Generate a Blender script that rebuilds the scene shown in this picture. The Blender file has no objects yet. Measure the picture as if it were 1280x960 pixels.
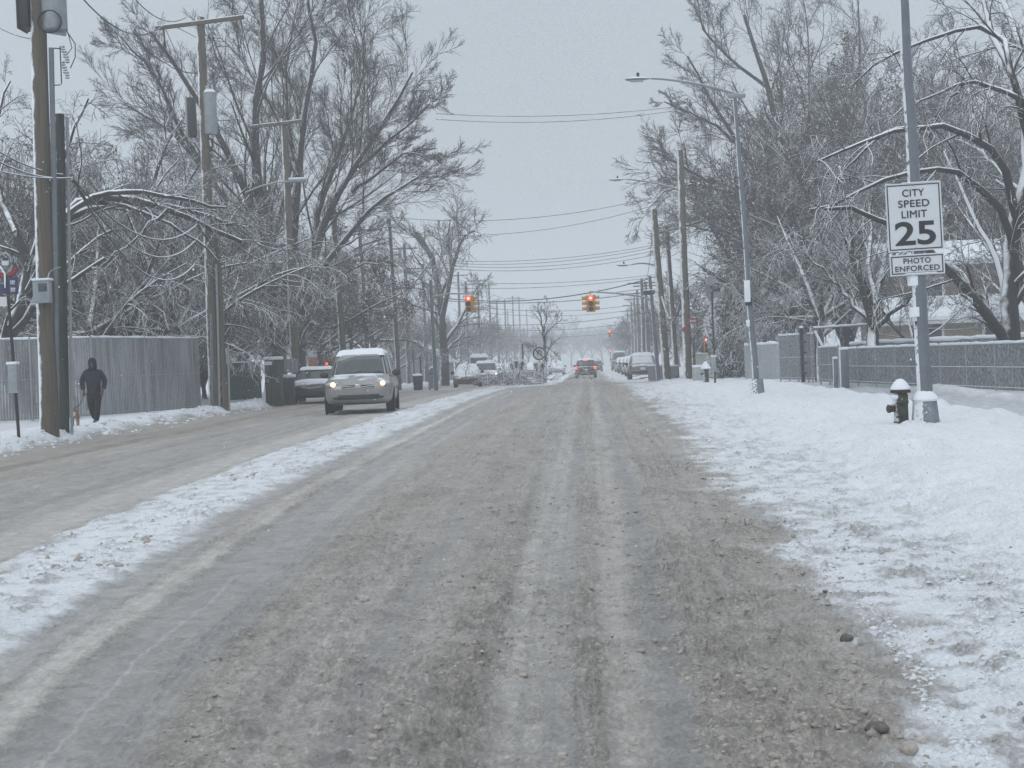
import bpy, bmesh, math, random
import numpy as np
from mathutils import Vector, Matrix
S = bpy.context.scene
COL = S.collection
R = math.radians
RNG = np.random.default_rng(7)
random.seed(7)

# ------------------------------------------------------------ camera
EYE = Vector((0, 0, 1.45)); FPX = 1900.0; ROLL = R(2.3)
F = Vector((-0.0505, 1, -0.0127)).normalized()
R0 = F.cross(Vector((0, 0, 1))).normalized(); U0 = R0.cross(F).normalized()
RI = R0*math.cos(ROLL) - U0*math.sin(ROLL)
UI = U0*math.cos(ROLL) + R0*math.sin(ROLL)
cd = bpy.data.cameras.new('camera'); cam = bpy.data.objects.new('camera', cd); COL.objects.link(cam)
cd.sensor_width = 36; cd.lens = 36*FPX/1280; cd.clip_start = .1; cd.clip_end = 3000
m = Matrix((RI, UI, -F)).transposed().to_4x4(); m.translation = EYE
cam.matrix_world = m; S.camera = cam

def ray(x, y):
    d = F*FPX + RI*(x-640) - UI*(y-480)
    return d/d.y
def at(x, y, Y): return EYE + ray(x, y)*Y

def sm(a, b, x):
    t = np.clip((x-a)/(b-a), 0, 1); return t*t*(3-2*t)
def wf(Y): return np.interp(Y, [3, 5, 8, 15, 25, 50, 60], [.55, .62, .72, .84, .91, .98, 1])
def terr(Y): return np.interp(Y, [0, 10, 28, 45, 62, 80, 95, 110, 135, 300], [0, .03, .12, .2, .22, .2, .12, .04, 0, 0])
def hgt(X, Y):
    q = X/wf(Y)
    z = terr(Y) + .15*sm(3.3, 4.3, q) + .16*sm(12.2, 12.9, -q) + .02*sm(4.3, 4.7, -q)*sm(-6.1, -5.8, q)
    return z
def gnd(x, y, dz=0.0):
    d = ray(x, y); Y = 40.0
    for _ in range(40):
        g = float(hgt(d.x*Y, Y)) + dz
        Yn = (1.45-g)/max(1e-4, -d.z); Y = .5*Y + .5*min(Yn, 900)
    p = EYE + d*Y; return Vector((p.x, p.y, float(hgt(p.x, p.y))))
def onground(X, Y): return Vector((X, Y, float(hgt(X, Y))))
def PX(x, y, Y):
    """ground position under pixel column x at depth Y"""
    p = at(x, y, Y); return onground(p.x, Y)

# ------------------------------------------------------------ numpy noise
_tab = np.random.default_rng(3).random((256, 256))
def vn(x, y):
    xi = np.floor(x).astype(int); yi = np.floor(y).astype(int); fx = x-xi; fy = y-yi
    fx = fx*fx*(3-2*fx); fy = fy*fy*(3-2*fy)
    g = lambda a, b: _tab[a & 255, b & 255]
    return (g(xi, yi)*(1-fx)+g(xi+1, yi)*fx)*(1-fy)+(g(xi, yi+1)*(1-fx)+g(xi+1, yi+1)*fx)*fy
def fbm(x, y, o=4, sc=1.0):
    v = 0; a = .5; s = 0
    for i in range(o):
        v = v + a*vn(x*sc+17.3*i, y*sc+9.1*i); s += a; a *= .5; sc *= 2.03
    return v/s

# ------------------------------------------------------------ materials
def newmat(name):
    m = bpy.data.materials.new(name); m.use_nodes = True
    n = m.node_tree.nodes; l = m.node_tree.links
    return m, n, l, n['Principled BSDF']
def snow_mix(m, n, l, b, amount=.5, dirn=(0, 0, 1), lo=.25, hi=.55, nscale=9., base_out=None, scol=(.80, .83, .87, 1)):
    """snow stuck on the faces that look towards dirn"""
    geo = n.new('ShaderNodeNewGeometry'); dot = n.new('ShaderNodeVectorMath'); dot.operation = 'DOT_PRODUCT'
    d = Vector(dirn).normalized(); dot.inputs[1].default_value = d
    l.new(geo.outputs['Normal'], dot.inputs[0])
    no = n.new('ShaderNodeTexNoise'); no.inputs['Scale'].default_value = nscale; no.inputs['Detail'].default_value = 4
    tc = n.new('ShaderNodeTexCoord'); l.new(tc.outputs['Object'], no.inputs['Vector'])
    ma = n.new('ShaderNodeMath'); ma.operation = 'MULTIPLY_ADD'; ma.inputs[1].default_value = amount; 
    l.new(no.outputs['Fac'], ma.inputs[0]); l.new(dot.outputs['Value'], ma.inputs[2])
    mr = n.new('ShaderNodeMapRange'); mr.inputs['From Min'].default_value = lo+amount*.5; mr.inputs['From Max'].default_value = hi+amount*.5
    l.new(ma.outputs[0], mr.inputs['Value'])
    mx = n.new('ShaderNodeMix'); mx.data_type = 'RGBA'
    l.new(mr.outputs['Result'], mx.inputs['Factor'])
    if base_out is not None: l.new(base_out, mx.inputs[6])
    else: mx.inputs[6].default_value = b.inputs['Base Color'].default_value
    mx.inputs[7].default_value = scol
    l.new(mx.outputs[2], b.inputs['Base Color'])
    r = n.new('ShaderNodeMapRange'); r.inputs['To Min'].default_value = b.inputs['Roughness'].default_value; r.inputs['To Max'].default_value = .9
    l.new(mr.outputs['Result'], r.inputs['Value']); l.new(r.outputs['Result'], b.inputs['Roughness'])
    return mx
def mat(name, c, rough=.6, metal=0., var=.25, nscale=6., stretch=(1, 1, 1), snow=None, emit=None, estr=0, bump=0.0, c2=None, snowargs={}, coat=0):
    m, n, l, b = newmat(name)
    b.inputs['Roughness'].default_value = rough; b.inputs['Metallic'].default_value = metal
    if coat: b.inputs['Coat Weight'].default_value = coat
    c = tuple(c)+(1,) if len(c) == 3 else c
    b.inputs['Base Color'].default_value = c
    out = None
    if var:
        tc = n.new('ShaderNodeTexCoord'); mp = n.new('ShaderNodeMapping'); mp.inputs['Scale'].default_value = stretch
        no = n.new('ShaderNodeTexNoise'); no.inputs['Scale'].default_value = nscale; no.inputs['Detail'].default_value = 6; no.inputs['Roughness'].default_value = .65
        l.new(tc.outputs['Object'], mp.inputs['Vector']); l.new(mp.outputs['Vector'], no.inputs['Vector'])
        mx = n.new('ShaderNodeMix'); mx.data_type = 'RGBA'
        k2 = c2+(1,) if c2 else tuple(min(1, v*(1+var)) for v in c[:3])+(1,)
        k1 = c if c2 else tuple(v*(1-var) for v in c[:3])+(1,)
        mr = n.new('ShaderNodeMapRange'); mr.inputs['From Min'].default_value = .3; mr.inputs['From Max'].default_value = .7
        l.new(no.outputs['Fac'], mr.inputs['Value'])
        mx.inputs[6].default_value = k1; mx.inputs[7].default_value = k2
        l.new(mr.outputs['Result'], mx.inputs['Factor']); l.new(mx.outputs[2], b.inputs['Base Color']); out = mx.outputs[2]
        if bump:
            bp = n.new('ShaderNodeBump'); bp.inputs['Strength'].default_value = bump; bp.inputs['Distance'].default_value = .02
            l.new(no.outputs['Fac'], bp.inputs['Height']); l.new(bp.outputs['Normal'], b.inputs['Normal'])
    if snow is not None: snow_mix(m, n, l, b, dirn=snow, base_out=out, **snowargs)
    if emit:
        b.inputs['Emission Color'].default_value = tuple(emit)+(1,); b.inputs['Emission Strength'].default_value = estr
    return m
WIND = (-.8, -.35, .25)
M = {}
M['snow'] = mat('fresh_snow', (.78, .82, .87), .85, var=.05, nscale=14, bump=.25)
M['bark'] = mat('snowy_bark', (.034, .030, .029), .9, var=.45, nscale=5, stretch=(4, 4, .8), bump=.6, snow=(-.35, -.1, 1), snowargs=dict(amount=.6, lo=.27, hi=.45, nscale=3))
M['twig'] = mat('snowy_twig', (.046, .039, .038), .9, var=.3, nscale=1.2, snow=(-.2, 0, 1), snowargs=dict(amount=.55, lo=.42, hi=.62, nscale=1.3))
M['laden'] = mat('snow_laden_twig', (.036, .032, .031), .9, var=.3, nscale=1.2, snow=(-.2, -.1, 1), snowargs=dict(amount=.4, lo=.16, hi=.36, nscale=1.5))
M['leaf'] = mat('withered_leaf', (.085, .055, .045), .9, var=.5, nscale=2, snow=(0, 0, 1), snowargs=dict(amount=.3, lo=.5, hi=.8, nscale=5))
M['evergreen'] = mat('snowy_evergreen', (.016, .024, .02), .9, var=.4, nscale=3, snow=(-.4, -.3, 1), snowargs=dict(amount=1.6, lo=-.12, hi=.06, nscale=4.5))
M['pole'] = mat('weathered_pole_wood', (.105, .09, .07), .9, var=.4, nscale=4, stretch=(6, 6, .25), bump=.5, snow=WIND, snowargs=dict(amount=.7, lo=.72, hi=.9, nscale=4))
M['pole_green'] = mat('treated_green_pole_wood', (.045, .055, .05), .9, var=.5, nscale=2.5, stretch=(3, 3, .3), bump=.5, snow=WIND, snowargs=dict(amount=.7, lo=.72, hi=.9, nscale=4))
M['pole_far'] = mat('dark_pole_wood', (.085, .08, .075), .9, var=.3, nscale=3, stretch=(5, 5, .3), snow=WIND, snowargs=dict(amount=.7, lo=.7, hi=.9, nscale=3))
M['galv'] = mat('galvanised_steel', (.155, .175, .20), .6, .2, var=.15, nscale=5, snow=(-1, .05, .05), snowargs=dict(amount=1.3, lo=.72, hi=.85, nscale=9))
M['grey'] = mat('grey_painted_metal', (.27, .30, .32), .5, .1, var=.15, nscale=5, snow=(-.35, -.1, 1), snowargs=dict(amount=.3, lo=.5, hi=.7))
M['lampgrey'] = mat('pale_lamp_metal', (.24, .26, .28), .5, .1, var=.1, snow=(0, 0, 1), snowargs=dict(amount=.2, lo=.5, hi=.7))
M['dark'] = mat('dark_metal', (.03, .032, .036), .55, .2, var=.3)
M['black'] = mat('black_rubber', (.018, .018, .02), .8, var=.3)
M['wire'] = mat('cable', (.045, .047, .052), .8, var=.2, snow=(0, 0, 1), snowargs=dict(amount=.5, lo=.55, hi=.8, nscale=2))
M['wire_snow'] = mat('snow_covered_cable', (.05, .052, .056), .8, var=.2, snow=(-.2, -.4, 1), snowargs=dict(amount=.5, lo=.1, hi=.35, nscale=2))
M['fence'] = mat('grey_fence_slat', (.22, .225, .235), .8, var=.5, nscale=1.2, stretch=(3, 3, .35), snow=WIND, snowargs=dict(amount=1.6, lo=.15, hi=1.3, nscale=9))
M['fence_dark'] = mat('dark_fence_slat', (.04, .045, .05), .8, var=.4, nscale=2.2, stretch=(3, 3, .35), snow=WIND, snowargs=dict(amount=1.2, lo=.60, hi=1.9, nscale=12))
M['fence_green'] = mat('green_fence_board', (.02, .045, .04), .8, var=.3, snow=WIND, snowargs=dict(amount=1.2, lo=.65, hi=1.1, nscale=6))
M['silver'] = mat('silver_car_paint', (.27, .27, .27), .4, .45, var=.2, nscale=3, coat=.4, snow=(0, 0, 1), snowargs=dict(amount=.7, lo=.9, hi=1.05, nscale=2.5))
M['darkcar'] = mat('dark_car_paint', (.03, .035, .04), .3, .2, var=.2, coat=.6, snow=(0, 0, 1), snowargs=dict(amount=.6, lo=.7, hi=.9, nscale=3))
M['greycar'] = mat('grey_car_paint', (.15, .155, .165), .35, .3, var=.2, coat=.5, snow=(0, 0, 1), snowargs=dict(amount=.6, lo=.4, hi=.7, nscale=3))
M['redcar'] = mat('dull_red_car_paint', (.16, .05, .045), .4, .1, var=.2, snow=(0, 0, 1), snowargs=dict(amount=.6, lo=.1, hi=.3, nscale=3))
M['whitecar'] = mat('pale_car_paint', (.5, .52, .54), .4, .1, var=.15, snow=(0, 0, 1), snowargs=dict(amount=.6, lo=.2, hi=.5, nscale=3))
M['orange'] = mat('orange_truck_paint', (.5, .17, .07), .5, var=.15, snow=(0, 0, 1), snowargs=dict(amount=.3, lo=.4, hi=.6))
M['glass'] = mat('dark_car_glass', (.035, .045, .05), .12, var=.3, nscale=3, coat=.3)
M['window'] = mat('house_window_glass', (.06, .075, .09), .2, var=.2)
M['chrome'] = mat('chrome', (.55, .56, .58), .25, .9, var=.1)
M['lens'] = mat('headlight_lens', (.45, .45, .44), .15, .3, var=.1)
M['warm'] = mat('lit_warm_headlight', (1, .8, .6), .3, var=0, emit=(1, .50, .22), estr=3.2)
M['cool'] = mat('lit_cool_headlight', (1, 1, 1), .3, var=0, emit=(.9, .97, 1), estr=2.5)
M['brake'] = mat('lit_brake_light', (.8, .1, .08), .3, var=0, emit=(1, .07, .05), estr=2)
M['redlamp'] = mat('lit_red_signal_lens', (.9, .1, .05), .3, var=0, emit=(1, .065, .035), estr=1.8)
M['redcore'] = mat('lit_red_signal_core', (1, .6, .4), .3, var=0, emit=(1, .45, .30), estr=2)
M['amberdim'] = mat('unlit_lens', (.10, .07, .03), .3, var=.1)
M['yellow'] = mat('signal_yellow_paint', (.62, .30, .03), .5, var=.15, snow=(0, 0, 1), snowargs=dict(amount=.3, lo=.5, hi=.7))
M['plate'] = mat('white_sign_sheeting', (.62, .65, .68), .45, var=.05, nscale=3)
M['ink'] = mat('black_sign_ink', (.02, .022, .025), .5, var=.1)
M['redsign'] = mat('red_sign_sheeting', (.22, .03, .04), .5, var=.1)
M['bluesign'] = mat('navy_sign_sheeting', (.03, .035, .10), .5, var=.1)
M['greensign'] = mat('green_sign_sheeting', (.02, .10, .06), .5, var=.1)
M['hydrant'] = mat('weathered_hydrant_paint', (.035, .04, .03), .7, var=.5, nscale=9, bump=.4, snow=WIND, snowargs=dict(amount=.9, lo=.8, hi=1.05, nscale=12))
M['hyd_rust'] = mat('rusty_hydrant_cap', (.045, .024, .018), .7, var=.5, nscale=9)
M['jacket'] = mat('navy_padded_jacket', (.014, .017, .028), .85, var=.35, nscale=7, bump=.4)
M['trouser'] = mat('black_trousers', (.012, .013, .016), .9, var=.3, nscale=8, bump=.3)
M['skin'] = mat('skin', (.08, .048, .038), .6, var=.1)
M['shoe'] = mat('grey_shoe', (.12, .12, .125), .7, var=.3)
M['fur'] = mat('tan_dog_fur', (.20, .13, .085), .9, var=.4, nscale=14, c2=(.30, .22, .16), bump=.5)
M['furwhite'] = mat('white_dog_fur', (.55, .52, .48), .9, var=.15, nscale=12)
M['beige'] = mat('beige_siding', (.27, .235, .19), .8, var=.1, nscale=2, stretch=(.3, .3, 12))
M['brown'] = mat('brown_shingle_wall', (.17, .14, .12), .9, var=.25, nscale=5, stretch=(1, 1, 3))
M['cream'] = mat('pale_siding', (.42, .41, .38), .8, var=.1, nscale=2, stretch=(.3, .3, 10))
M['slate'] = mat('grey_blue_wall', (.20, .22, .24), .85, var=.15)
M['trim'] = mat('white_trim', (.6, .6, .6), .6, var=.08)
M['conc'] = mat('pale_concrete', (.36, .38, .40), .85, var=.18, nscale=4, bump=.2)
M['concdark'] = mat('frosted_grey_steel', (.19, .22, .25), .8, var=.2, nscale=6, snow=WIND, snowargs=dict(amount=2.2, lo=.62, hi=.8, nscale=22))
M['clod'] = mat('dirty_slush_clod', (.38, .35, .315), .85, var=.3, nscale=20, bump=.5)
M['clod_white'] = mat('snow_clod', (.68, .71, .75), .85, var=.15, nscale=20, bump=.4)
M['clod_dark'] = mat('dark_ice_clod', (.13, .12, .11), .7, var=.4, nscale=30, bump=.6)

# ------------------------------------------------------------ mesh helpers
def link(me, name, mats, parent=None, smooth=True):
    o = bpy.data.objects.new(name, me); COL.objects.link(o)
    for k in (mats if isinstance(mats, (list, tuple)) else [mats]): me.materials.append(k)
    if smooth: me.polygons.foreach_set('use_smooth', np.ones(len(me.polygons), bool))
    if parent is not None: o.parent = parent
    return o
def npmesh(name, V, Fq):
    """V (n,3); Fq list of face arrays (m,k)"""
    me = bpy.data.meshes.new(name)
    V = np.asarray(V, np.float32); me.vertices.add(len(V)); me.vertices.foreach_set('co', V.ravel())
    fs = [np.asarray(f, np.int32) for f in (Fq if isinstance(Fq, list) else [Fq]) if len(f)]
    tot = sum(f.size for f in fs); me.loops.add(tot); me.loops.foreach_set('vertex_index', np.concatenate([f.ravel() for f in fs]))
    starts = []; c = 0
    for f in fs:
        k = f.shape[1]; starts.append(np.arange(len(f))*k+c); c += f.size
    st = np.concatenate(starts).astype(np.int32)
    me.polygons.add(len(st)); me.polygons.foreach_set('loop_start', st)
    me.update(calc_edges=True); me.validate(); return me
def tag(o, label=None, cat=None, group=None, kind=None):
    if label: o['label'] = label
    if cat: o['category'] = cat
    if group: o['group'] = group
    if kind: o['kind'] = kind
    return o
def thing(name, label, cat, loc=(0, 0, 0), rz=0, group=None, lean=None):
    o = bpy.data.objects.new(name, None); COL.objects.link(o); o.location = loc
    o.rotation_euler = (0, lean or 0, rz); o.empty_display_size = .2
    return tag(o, label, cat, group)
def dup(o, parent=None, **kw):
    c = o.copy(); COL.objects.link(c); c.parent = parent
    for ch in [x for x in bpy.data.objects if x.parent == o]: dup(ch, c)
    return c

class MB:
    def __init__(s): s.v = []; s.f = []; s.mi = []
    def add(s, V, Fs, mi=0):
        b = len(s.v); s.v += [tuple(p) for p in V]; s.f += [tuple(i+b for i in f) for f in Fs]; s.mi += [mi]*len(Fs); return s
    def box(s, c, d, rz=0, mi=0, ch=0.0, rot=None):
        x, y, z = d[0]/2, d[1]/2, d[2]/2
        c = Vector(c); Mx = rot if rot is not None else Matrix.Rotation(rz, 3, 'Z')
        if ch <= 0:
            V = [Vector((i, j, k)) for k in (-z, z) for j in (-y, y) for i in (-x, x)]
            s.add([c+Mx@p for p in V], [(0, 2, 3, 1), (4, 5, 7, 6), (0, 1, 5, 4), (2, 6, 7, 3), (0, 4, 6, 2), (1, 3, 7, 5)], mi)
        else:
            bm = bmesh.new(); bmesh.ops.create_cube(bm, size=1)
            for v in bm.verts: v.co = Vector((v.co.x*d[0], v.co.y*d[1], v.co.z*d[2]))
            bmesh.ops.bevel(bm, geom=list(bm.edges), offset=ch, segments=2, profile=.5, affect='EDGES')
            bm.verts.index_update(); s.add([c+Mx@v.co for v in bm.verts], [[v.index for v in f.verts] for f in bm.faces], mi); bm.free()
        return s
    def tube(s, pts, r, n=8, mi=0, cap=True):
        pts = [Vector(p) for p in pts]; rr = r if isinstance(r, (list, tuple)) else [r]*len(pts)
        V = []; ref = Vector((0, 0, 1)); d0 = (pts[-1]-pts[0]).normalized()
        if abs(d0.z) > .8: ref = Vector((0, 1, 0))
        for i, p in enumerate(pts):
            t = (pts[min(i+1, len(pts)-1)]-pts[max(i-1, 0)]).normalized()
            a = t.cross(ref).normalized(); b = a.cross(t).normalized()
            for k in range(n):
                A = 2*math.pi*k/n; V.append(p+(a*math.cos(A)+b*math.sin(A))*rr[i])
        Fs = [(i*n+k, i*n+(k+1) % n, (i+1)*n+(k+1) % n, (i+1)*n+k) for i in range(len(pts)-1) for k in range(n)]
        if cap: Fs += [tuple(range(n-1, -1, -1)), tuple(range((len(pts)-1)*n, len(pts)*n))]
        return s.add(V, Fs, mi)
    def lathe(s, prof, c=(0, 0, 0), n=16, mi=0, axis='Z', sx=1, sy=1):
        V = []; c = Vector(c)
        for r, z in prof:
            for k in range(n):
                A = 2*math.pi*k/n; p = (r*math.cos(A)*sx, r*math.sin(A)*sy, z)
                if axis == 'Y': p = (p[0], z, p[1])
                if axis == 'X': p = (z, p[0], p[1])
                V.append(c+Vector(p))
        L = len(prof)
        Fs = [(i*n+k, i*n+(k+1) % n, (i+1)*n+(k+1) % n, (i+1)*n+k) for i in range(L-1) for k in range(n)]
        Fs += [tuple(range(n-1, -1, -1)), tuple(range((L-1)*n, L*n))]
        return s.add(V, Fs, mi)
    def ball(s, c, r, sc=(1, 1, 1), n=10, mi=0, jit=0):
        prof = [(max(.001, r*math.sin(math.pi*i/n)), -r*math.cos(math.pi*i/n)) for i in range(n+1)]
        b = len(s.v); s.lathe(prof, (0, 0, 0), n+4, mi)
        for i in range(b, len(s.v)):
            p = s.v[i]; j = 1+(random.random()-.5)*jit
            s.v[i] = (c[0]+p[0]*sc[0]*j, c[1]+p[1]*sc[1]*j, c[2]+p[2]*sc[2]*j)
        return s
    def build(s, name, mats, parent=None, smooth=True, sub=0, angle=None, bevel=0):
        me = bpy.data.meshes.new(name); me.from_pydata(s.v, [], s.f); me.validate()
        bm = bmesh.new(); bm.from_mesh(me); bmesh.ops.recalc_face_normals(bm, faces=bm.faces); bm.to_mesh(me); bm.free()
        o = link(me, name, mats, parent, smooth)
        if isinstance(mats, (list, tuple)) and len(mats) > 1 and len(me.polygons) == len(s.mi): me.polygons.foreach_set('material_index', s.mi)
        if bevel:
            md = o.modifiers.new('b', 'BEVEL'); md.width = bevel; md.segments = 2; md.limit_method = 'ANGLE'
        if sub: md = o.modifiers.new('s', 'SUBSURF'); md.levels = md.render_levels = sub
        if smooth and not sub:
            try: me.set_sharp_from_angle(angle=R(angle or 40))
            except Exception: pass
        return o
def lettering(txt, size, loc, parent, m, rot=(math.pi/2, 0, 0), bold=0, sx=1, sp=1.0, name='lettering'):
    cu = bpy.data.curves.new(name, 'FONT'); cu.body = txt; cu.size = size; cu.align_x = 'CENTER'; cu.align_y = 'CENTER'
    cu.extrude = .0015; cu.offset = bold; cu.space_character = sp
    t = bpy.data.objects.new(name, cu); COL.objects.link(t)
    me = bpy.data.meshes.new_from_object(t.evaluated_get(bpy.context.evaluated_depsgraph_get()))
    bpy.data.objects.remove(t); o = bpy.data.objects.new(name, me); COL.objects.link(o)
    me.materials.clear(); me.materials.append(m)
    o.location = loc; o.rotation_euler = rot; o.scale = (sx, 1, 1); o.parent = parent; return o
HAZE = .0027; SKYK = 10.0; SKYZ = 2.05; EXPO = 0.35
# ------------------------------------------------------------ ground surfaces
SNOW = np.array((.79, .82, .86)); SLUSH_L = np.array((.545, .525, .50)); SLUSH_T = np.array((.405, .378, .350)); BLUE = np.array((.275, .275, .28))
BROWN = np.array((.27, .235, .205)); MIDG = np.array((.42, .40, .38))
def band(q, a, b, s): return sm(a-s, a+s, q)*(1-sm(b-s, b+s, q))
def surf(X, Y):
    """colour, lumpiness (m) and base offset of the trodden surfaces, from the lane coordinate"""
    w = wf(Y); q = X/w
    wob = (fbm(X*.0+Y*.22, Y*.0+3.3, 3)-.5)*.16
    q1 = q + wob + (fbm(X, Y, 3, 1.6)-.5)*.16
    long = fbm(q*5.0, Y*.10, 4)           # streaks along the road
    long2 = fbm(q*14.0, Y*.07+9, 3)
    near = 1-sm(60, 80, Y)
    C = np.zeros(X.shape+(3,)) + SNOW; A = np.full(X.shape, .010); dz = np.zeros(X.shape)
    def lay(mask, col, amp=None, d=None):
        nonlocal C, A, dz
        mk = np.clip(mask, 0, 1)
        C = C*(1-mk[..., None]) + np.asarray(col)*mk[..., None]
        if amp is not None: A = A*(1-mk)+amp*mk
        if d is not None: dz = dz + d*mk
    edge = 1.9 + .35*(fbm(X*.3, Y*.35, 4)-.5)*2 + 3.0*sm(88, 110, Y)*0
    far = sm(84, 92, Y)
    eR = edge*(1-far)+1.7*far
    eL = -4.4*(1-far) + -2.0*far + .28*(fbm(X*.5, Y*.4, 4)-.5)
    nz = (fbm(X, Y, 4, 3.0)-.5)
    road = sm(eL-.16, eL+.16, q+nz*.35)*(1-sm(eR-.42, eR+.30, q+nz*1.5))
    lay(road, MIDG, .018, -.010)
    fadeR = sm(.0, 1.1, q)*(1-sm(1.5, 2.2, q)); lay(road*fadeR*.75, SLUSH_T*1.12, .022)
    lay(road*band(q1, -.62, -.32, .09)*.33, SLUSH_L*1.0, .014)
    lay(road*band(q1, -1.05, -.66, .10)*.5, SLUSH_L*.95, .032, .008)
    lay(road*band(q1, -.18, .04, .06)*.6, SLUSH_T*1.15, .03, .006)
    lay(road*band(q1, .06, .34, .06)*.4, SLUSH_T*1.3, .010)
    lay(road*band(q1, .62, 1.02, .09)*.5, SLUSH_T*1.2, .028, .008)
    lay(road*band(q1, -2.75, -1.25, .2)*.5, SLUSH_T*1.12, .020)
    pt = np.clip(.35+1.2*fbm(q*3, Y*.06, 3), 0, 1)
    lay(road*band(q1, -.30, -.15, .08)*.62*pt, BLUE*1.0, .009, -.010)
    lay(road*band(q1, .30, .60, .10)*.72*pt, BLUE*.98, .009, -.010)
    lay(road*band(q1, -1.65, -1.4, .09)*.5, BLUE*1.1, .010, -.008)
    lay(road*band(q1, -3.10, -2.7, .09)*.6, BLUE*1.15, .006, -.010)
    lay(road*band(q1, -3.62, -3.12, .14)*.7*pt, BLUE*1.12, .006, -.010)
    lay(road*band(q1, -4.0, -3.76, .09)*.6*np.clip(.2+1.5*fbm(X*2, Y*.4, 3), 0, 1), SLUSH_L*1.2, .006)
    for i, c_ in enumerate((-3.45, -3.3, -2.6, -2.45, -2.2, -1.75, -1.3, -.9, -.48, -.1, .2, .75, .95, 1.2)): lay(road*np.exp(-((q1-c_)/.018)**2)*.35*sm(.45, .6, fbm(Y*.12+i*7, X*.2, 3)), SLUSH_L*(1.15 if i % 2 else .7))
    lay(road*band(q1, -4.6, -4.08, .05)*.8, BLUE*1.35, .008)
    lay(road*np.clip((long-.52)*3.2, 0, 1)*.35, SLUSH_L*1.15)
    lay(road*np.clip((.47-long2)*4, 0, 1)*.3, BLUE*1.0)
    lay(road*np.clip((fbm(q*1.2, Y*.05, 3)-.5)*4, 0, 1)*.3, BROWN*1.35)
    # oncoming carriageway
    oL = -12.55+.35*(fbm(X*.3, Y*.25+5, 4)-.5)*2
    onc = (1-sm(-6.05, -5.75, q+nz*.7))*sm(oL-.12, oL+.12, q+nz*.5)*(1-.3*far)
    lay(onc, MIDG*.92, .014, -.03)
    lay(onc*band(q, -12.2, -9.6, .7)*.55, BROWN*1.25, .016)
    lay(onc*band(q1, -10.9, -10.4, .14)*.7, BROWN*.9, .01, -.01)
    lay(onc*band(q1, -9.2, -8.85, .1)*.6, BLUE*.9, .008, -.01)
    lay(onc*band(q1, -7.75, -7.3, .12)*.7, BLUE*.95, .008, -.01)
    lay(onc*band(q1, -6.9, -6.1, .2)*.6, SLUSH_L*1.0, .01)
    lay(onc*np.clip((long-.5)*3, 0, 1)*.45, SLUSH_L*1.0)
    # soiled sprinkle on the snow beside the wheel paths
    rim = (sm(1.2, 1.9, q)*(1-sm(2.2, 4.4, q)) + band(q, -6.1, -4.3, .2)*.8)*(1-road)*(1-onc)
    lay(rim*np.clip((fbm(X, Y, 3, 7.0)-.5)*5, 0, 1)*.75, SLUSH_L*1.05, .03)
    lay(rim*.3, SNOW*.86)
    # cross street at the junction
    cr = sm(79, 82, Y)*(1-sm(88, 91, Y))*sm(-60, -14, q)*0 + sm(80, 83, Y)*(1-sm(87, 90, Y))*(1-sm(-1, 3, np.abs(q)-4))
    lay(cr*.55, MIDG*.95, .015)
    # cleared sidewalks
    sr = band(X, 7.0, 8.35, .16)*sm(18, 22, Y)*0 + band(X+nz*.5, 7.05, 9.2, .14)*(1-sm(60, 66, Y))
    lay(sr*.9, (.47, .49, .515), .006, -.09)
    sl = band(X+nz*.6, -16.2, -14.6, .25)*sm(20, 26, Y)*(1-sm(62, 72, Y))
    lay(sl*.5, (.55, .57, .60), .008, -.05)
    # tyre tread ribs
    return C, A, dz, q
def height(X, Y):
    C, A, dz, q = surf(X, Y)
    z = hgt(X, Y) + dz
    n1 = fbm(X, Y, 4, 9.0)-.5; n2 = np.abs(fbm(X+5, Y, 3, 5.0)-.5)*2
    lum = A*(1.5*n1 + .8*np.clip(n2-.30, 0, 1)*2)
    n3 = fbm(X, Y, 3, 21.0)-.5
    cl = sm(.55, .8, vn(X*15+3+3*n3, Y*14+7))*.018 + sm(.52, .8, vn(X*33+13+2*n3, Y*27+1))*.017 + sm(.66, .9, vn(X*7+8, Y*6.5+2))*.018
    patch = .45+.55*sm(.40, .60, fbm(q*2.2, Y*.35, 3))*sm(.35, .55, fbm(X, Y, 3, 1.6))
    lum = lum + A*2.2*n3 + cl*patch*np.clip(A/.018, .3, 1.7)
    z = z + lum
    snowy = sm(2.2, 3.4, q)+sm(12.9, 13.4, -q)
    z = z + snowy*(.07*(fbm(X, Y, 4, .9)-.5) + .06*(fbm(X, Y, 4, 3.0)-.5) + .04*(fbm(X, Y, 3, 9.0)-.5) + .05*sm(.55, .8, vn(X*4+3, Y*4))*sm(.45, .6, fbm(X+9, Y, 3, .7)))
    # shovelled ridges along the right sidewalk
    for cx, hh, ww in ((6.75, .09, .25), (9.45, .10, .25)):
        z = z + hh*np.exp(-((X-cx)/ww)**2)*(.4+1.3*fbm(X, Y, 3, 1.9))*(1-sm(60, 66, Y))
    z = z + .10*np.exp(-((q+12.85)/.25)**2)*(.3+1.4*fbm(X+3, Y, 4, 1.5))
    # fine tread lines left by one tyre
    for c in (-2.93, -2.86, -2.99):
        z = z + .010*np.exp(-((q-c+.03*np.sin(Y*.3))/.014)**2)*(Y < 26)
    lumpc = np.clip(.5+lum*14, 0, 1.4)
    onroad = np.clip(np.sum((SNOW-C), -1)*1.2, 0, 1)
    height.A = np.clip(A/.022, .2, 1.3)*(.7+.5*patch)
    return z, C*(1-.34*onroad[..., None]*.8*(fbm(X, Y, 4, 11.0)[..., None]-.5)*2)*(1-.05*(1-onroad[..., None])*(fbm(X, Y, 3, 6.0)[..., None] > .6))

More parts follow.
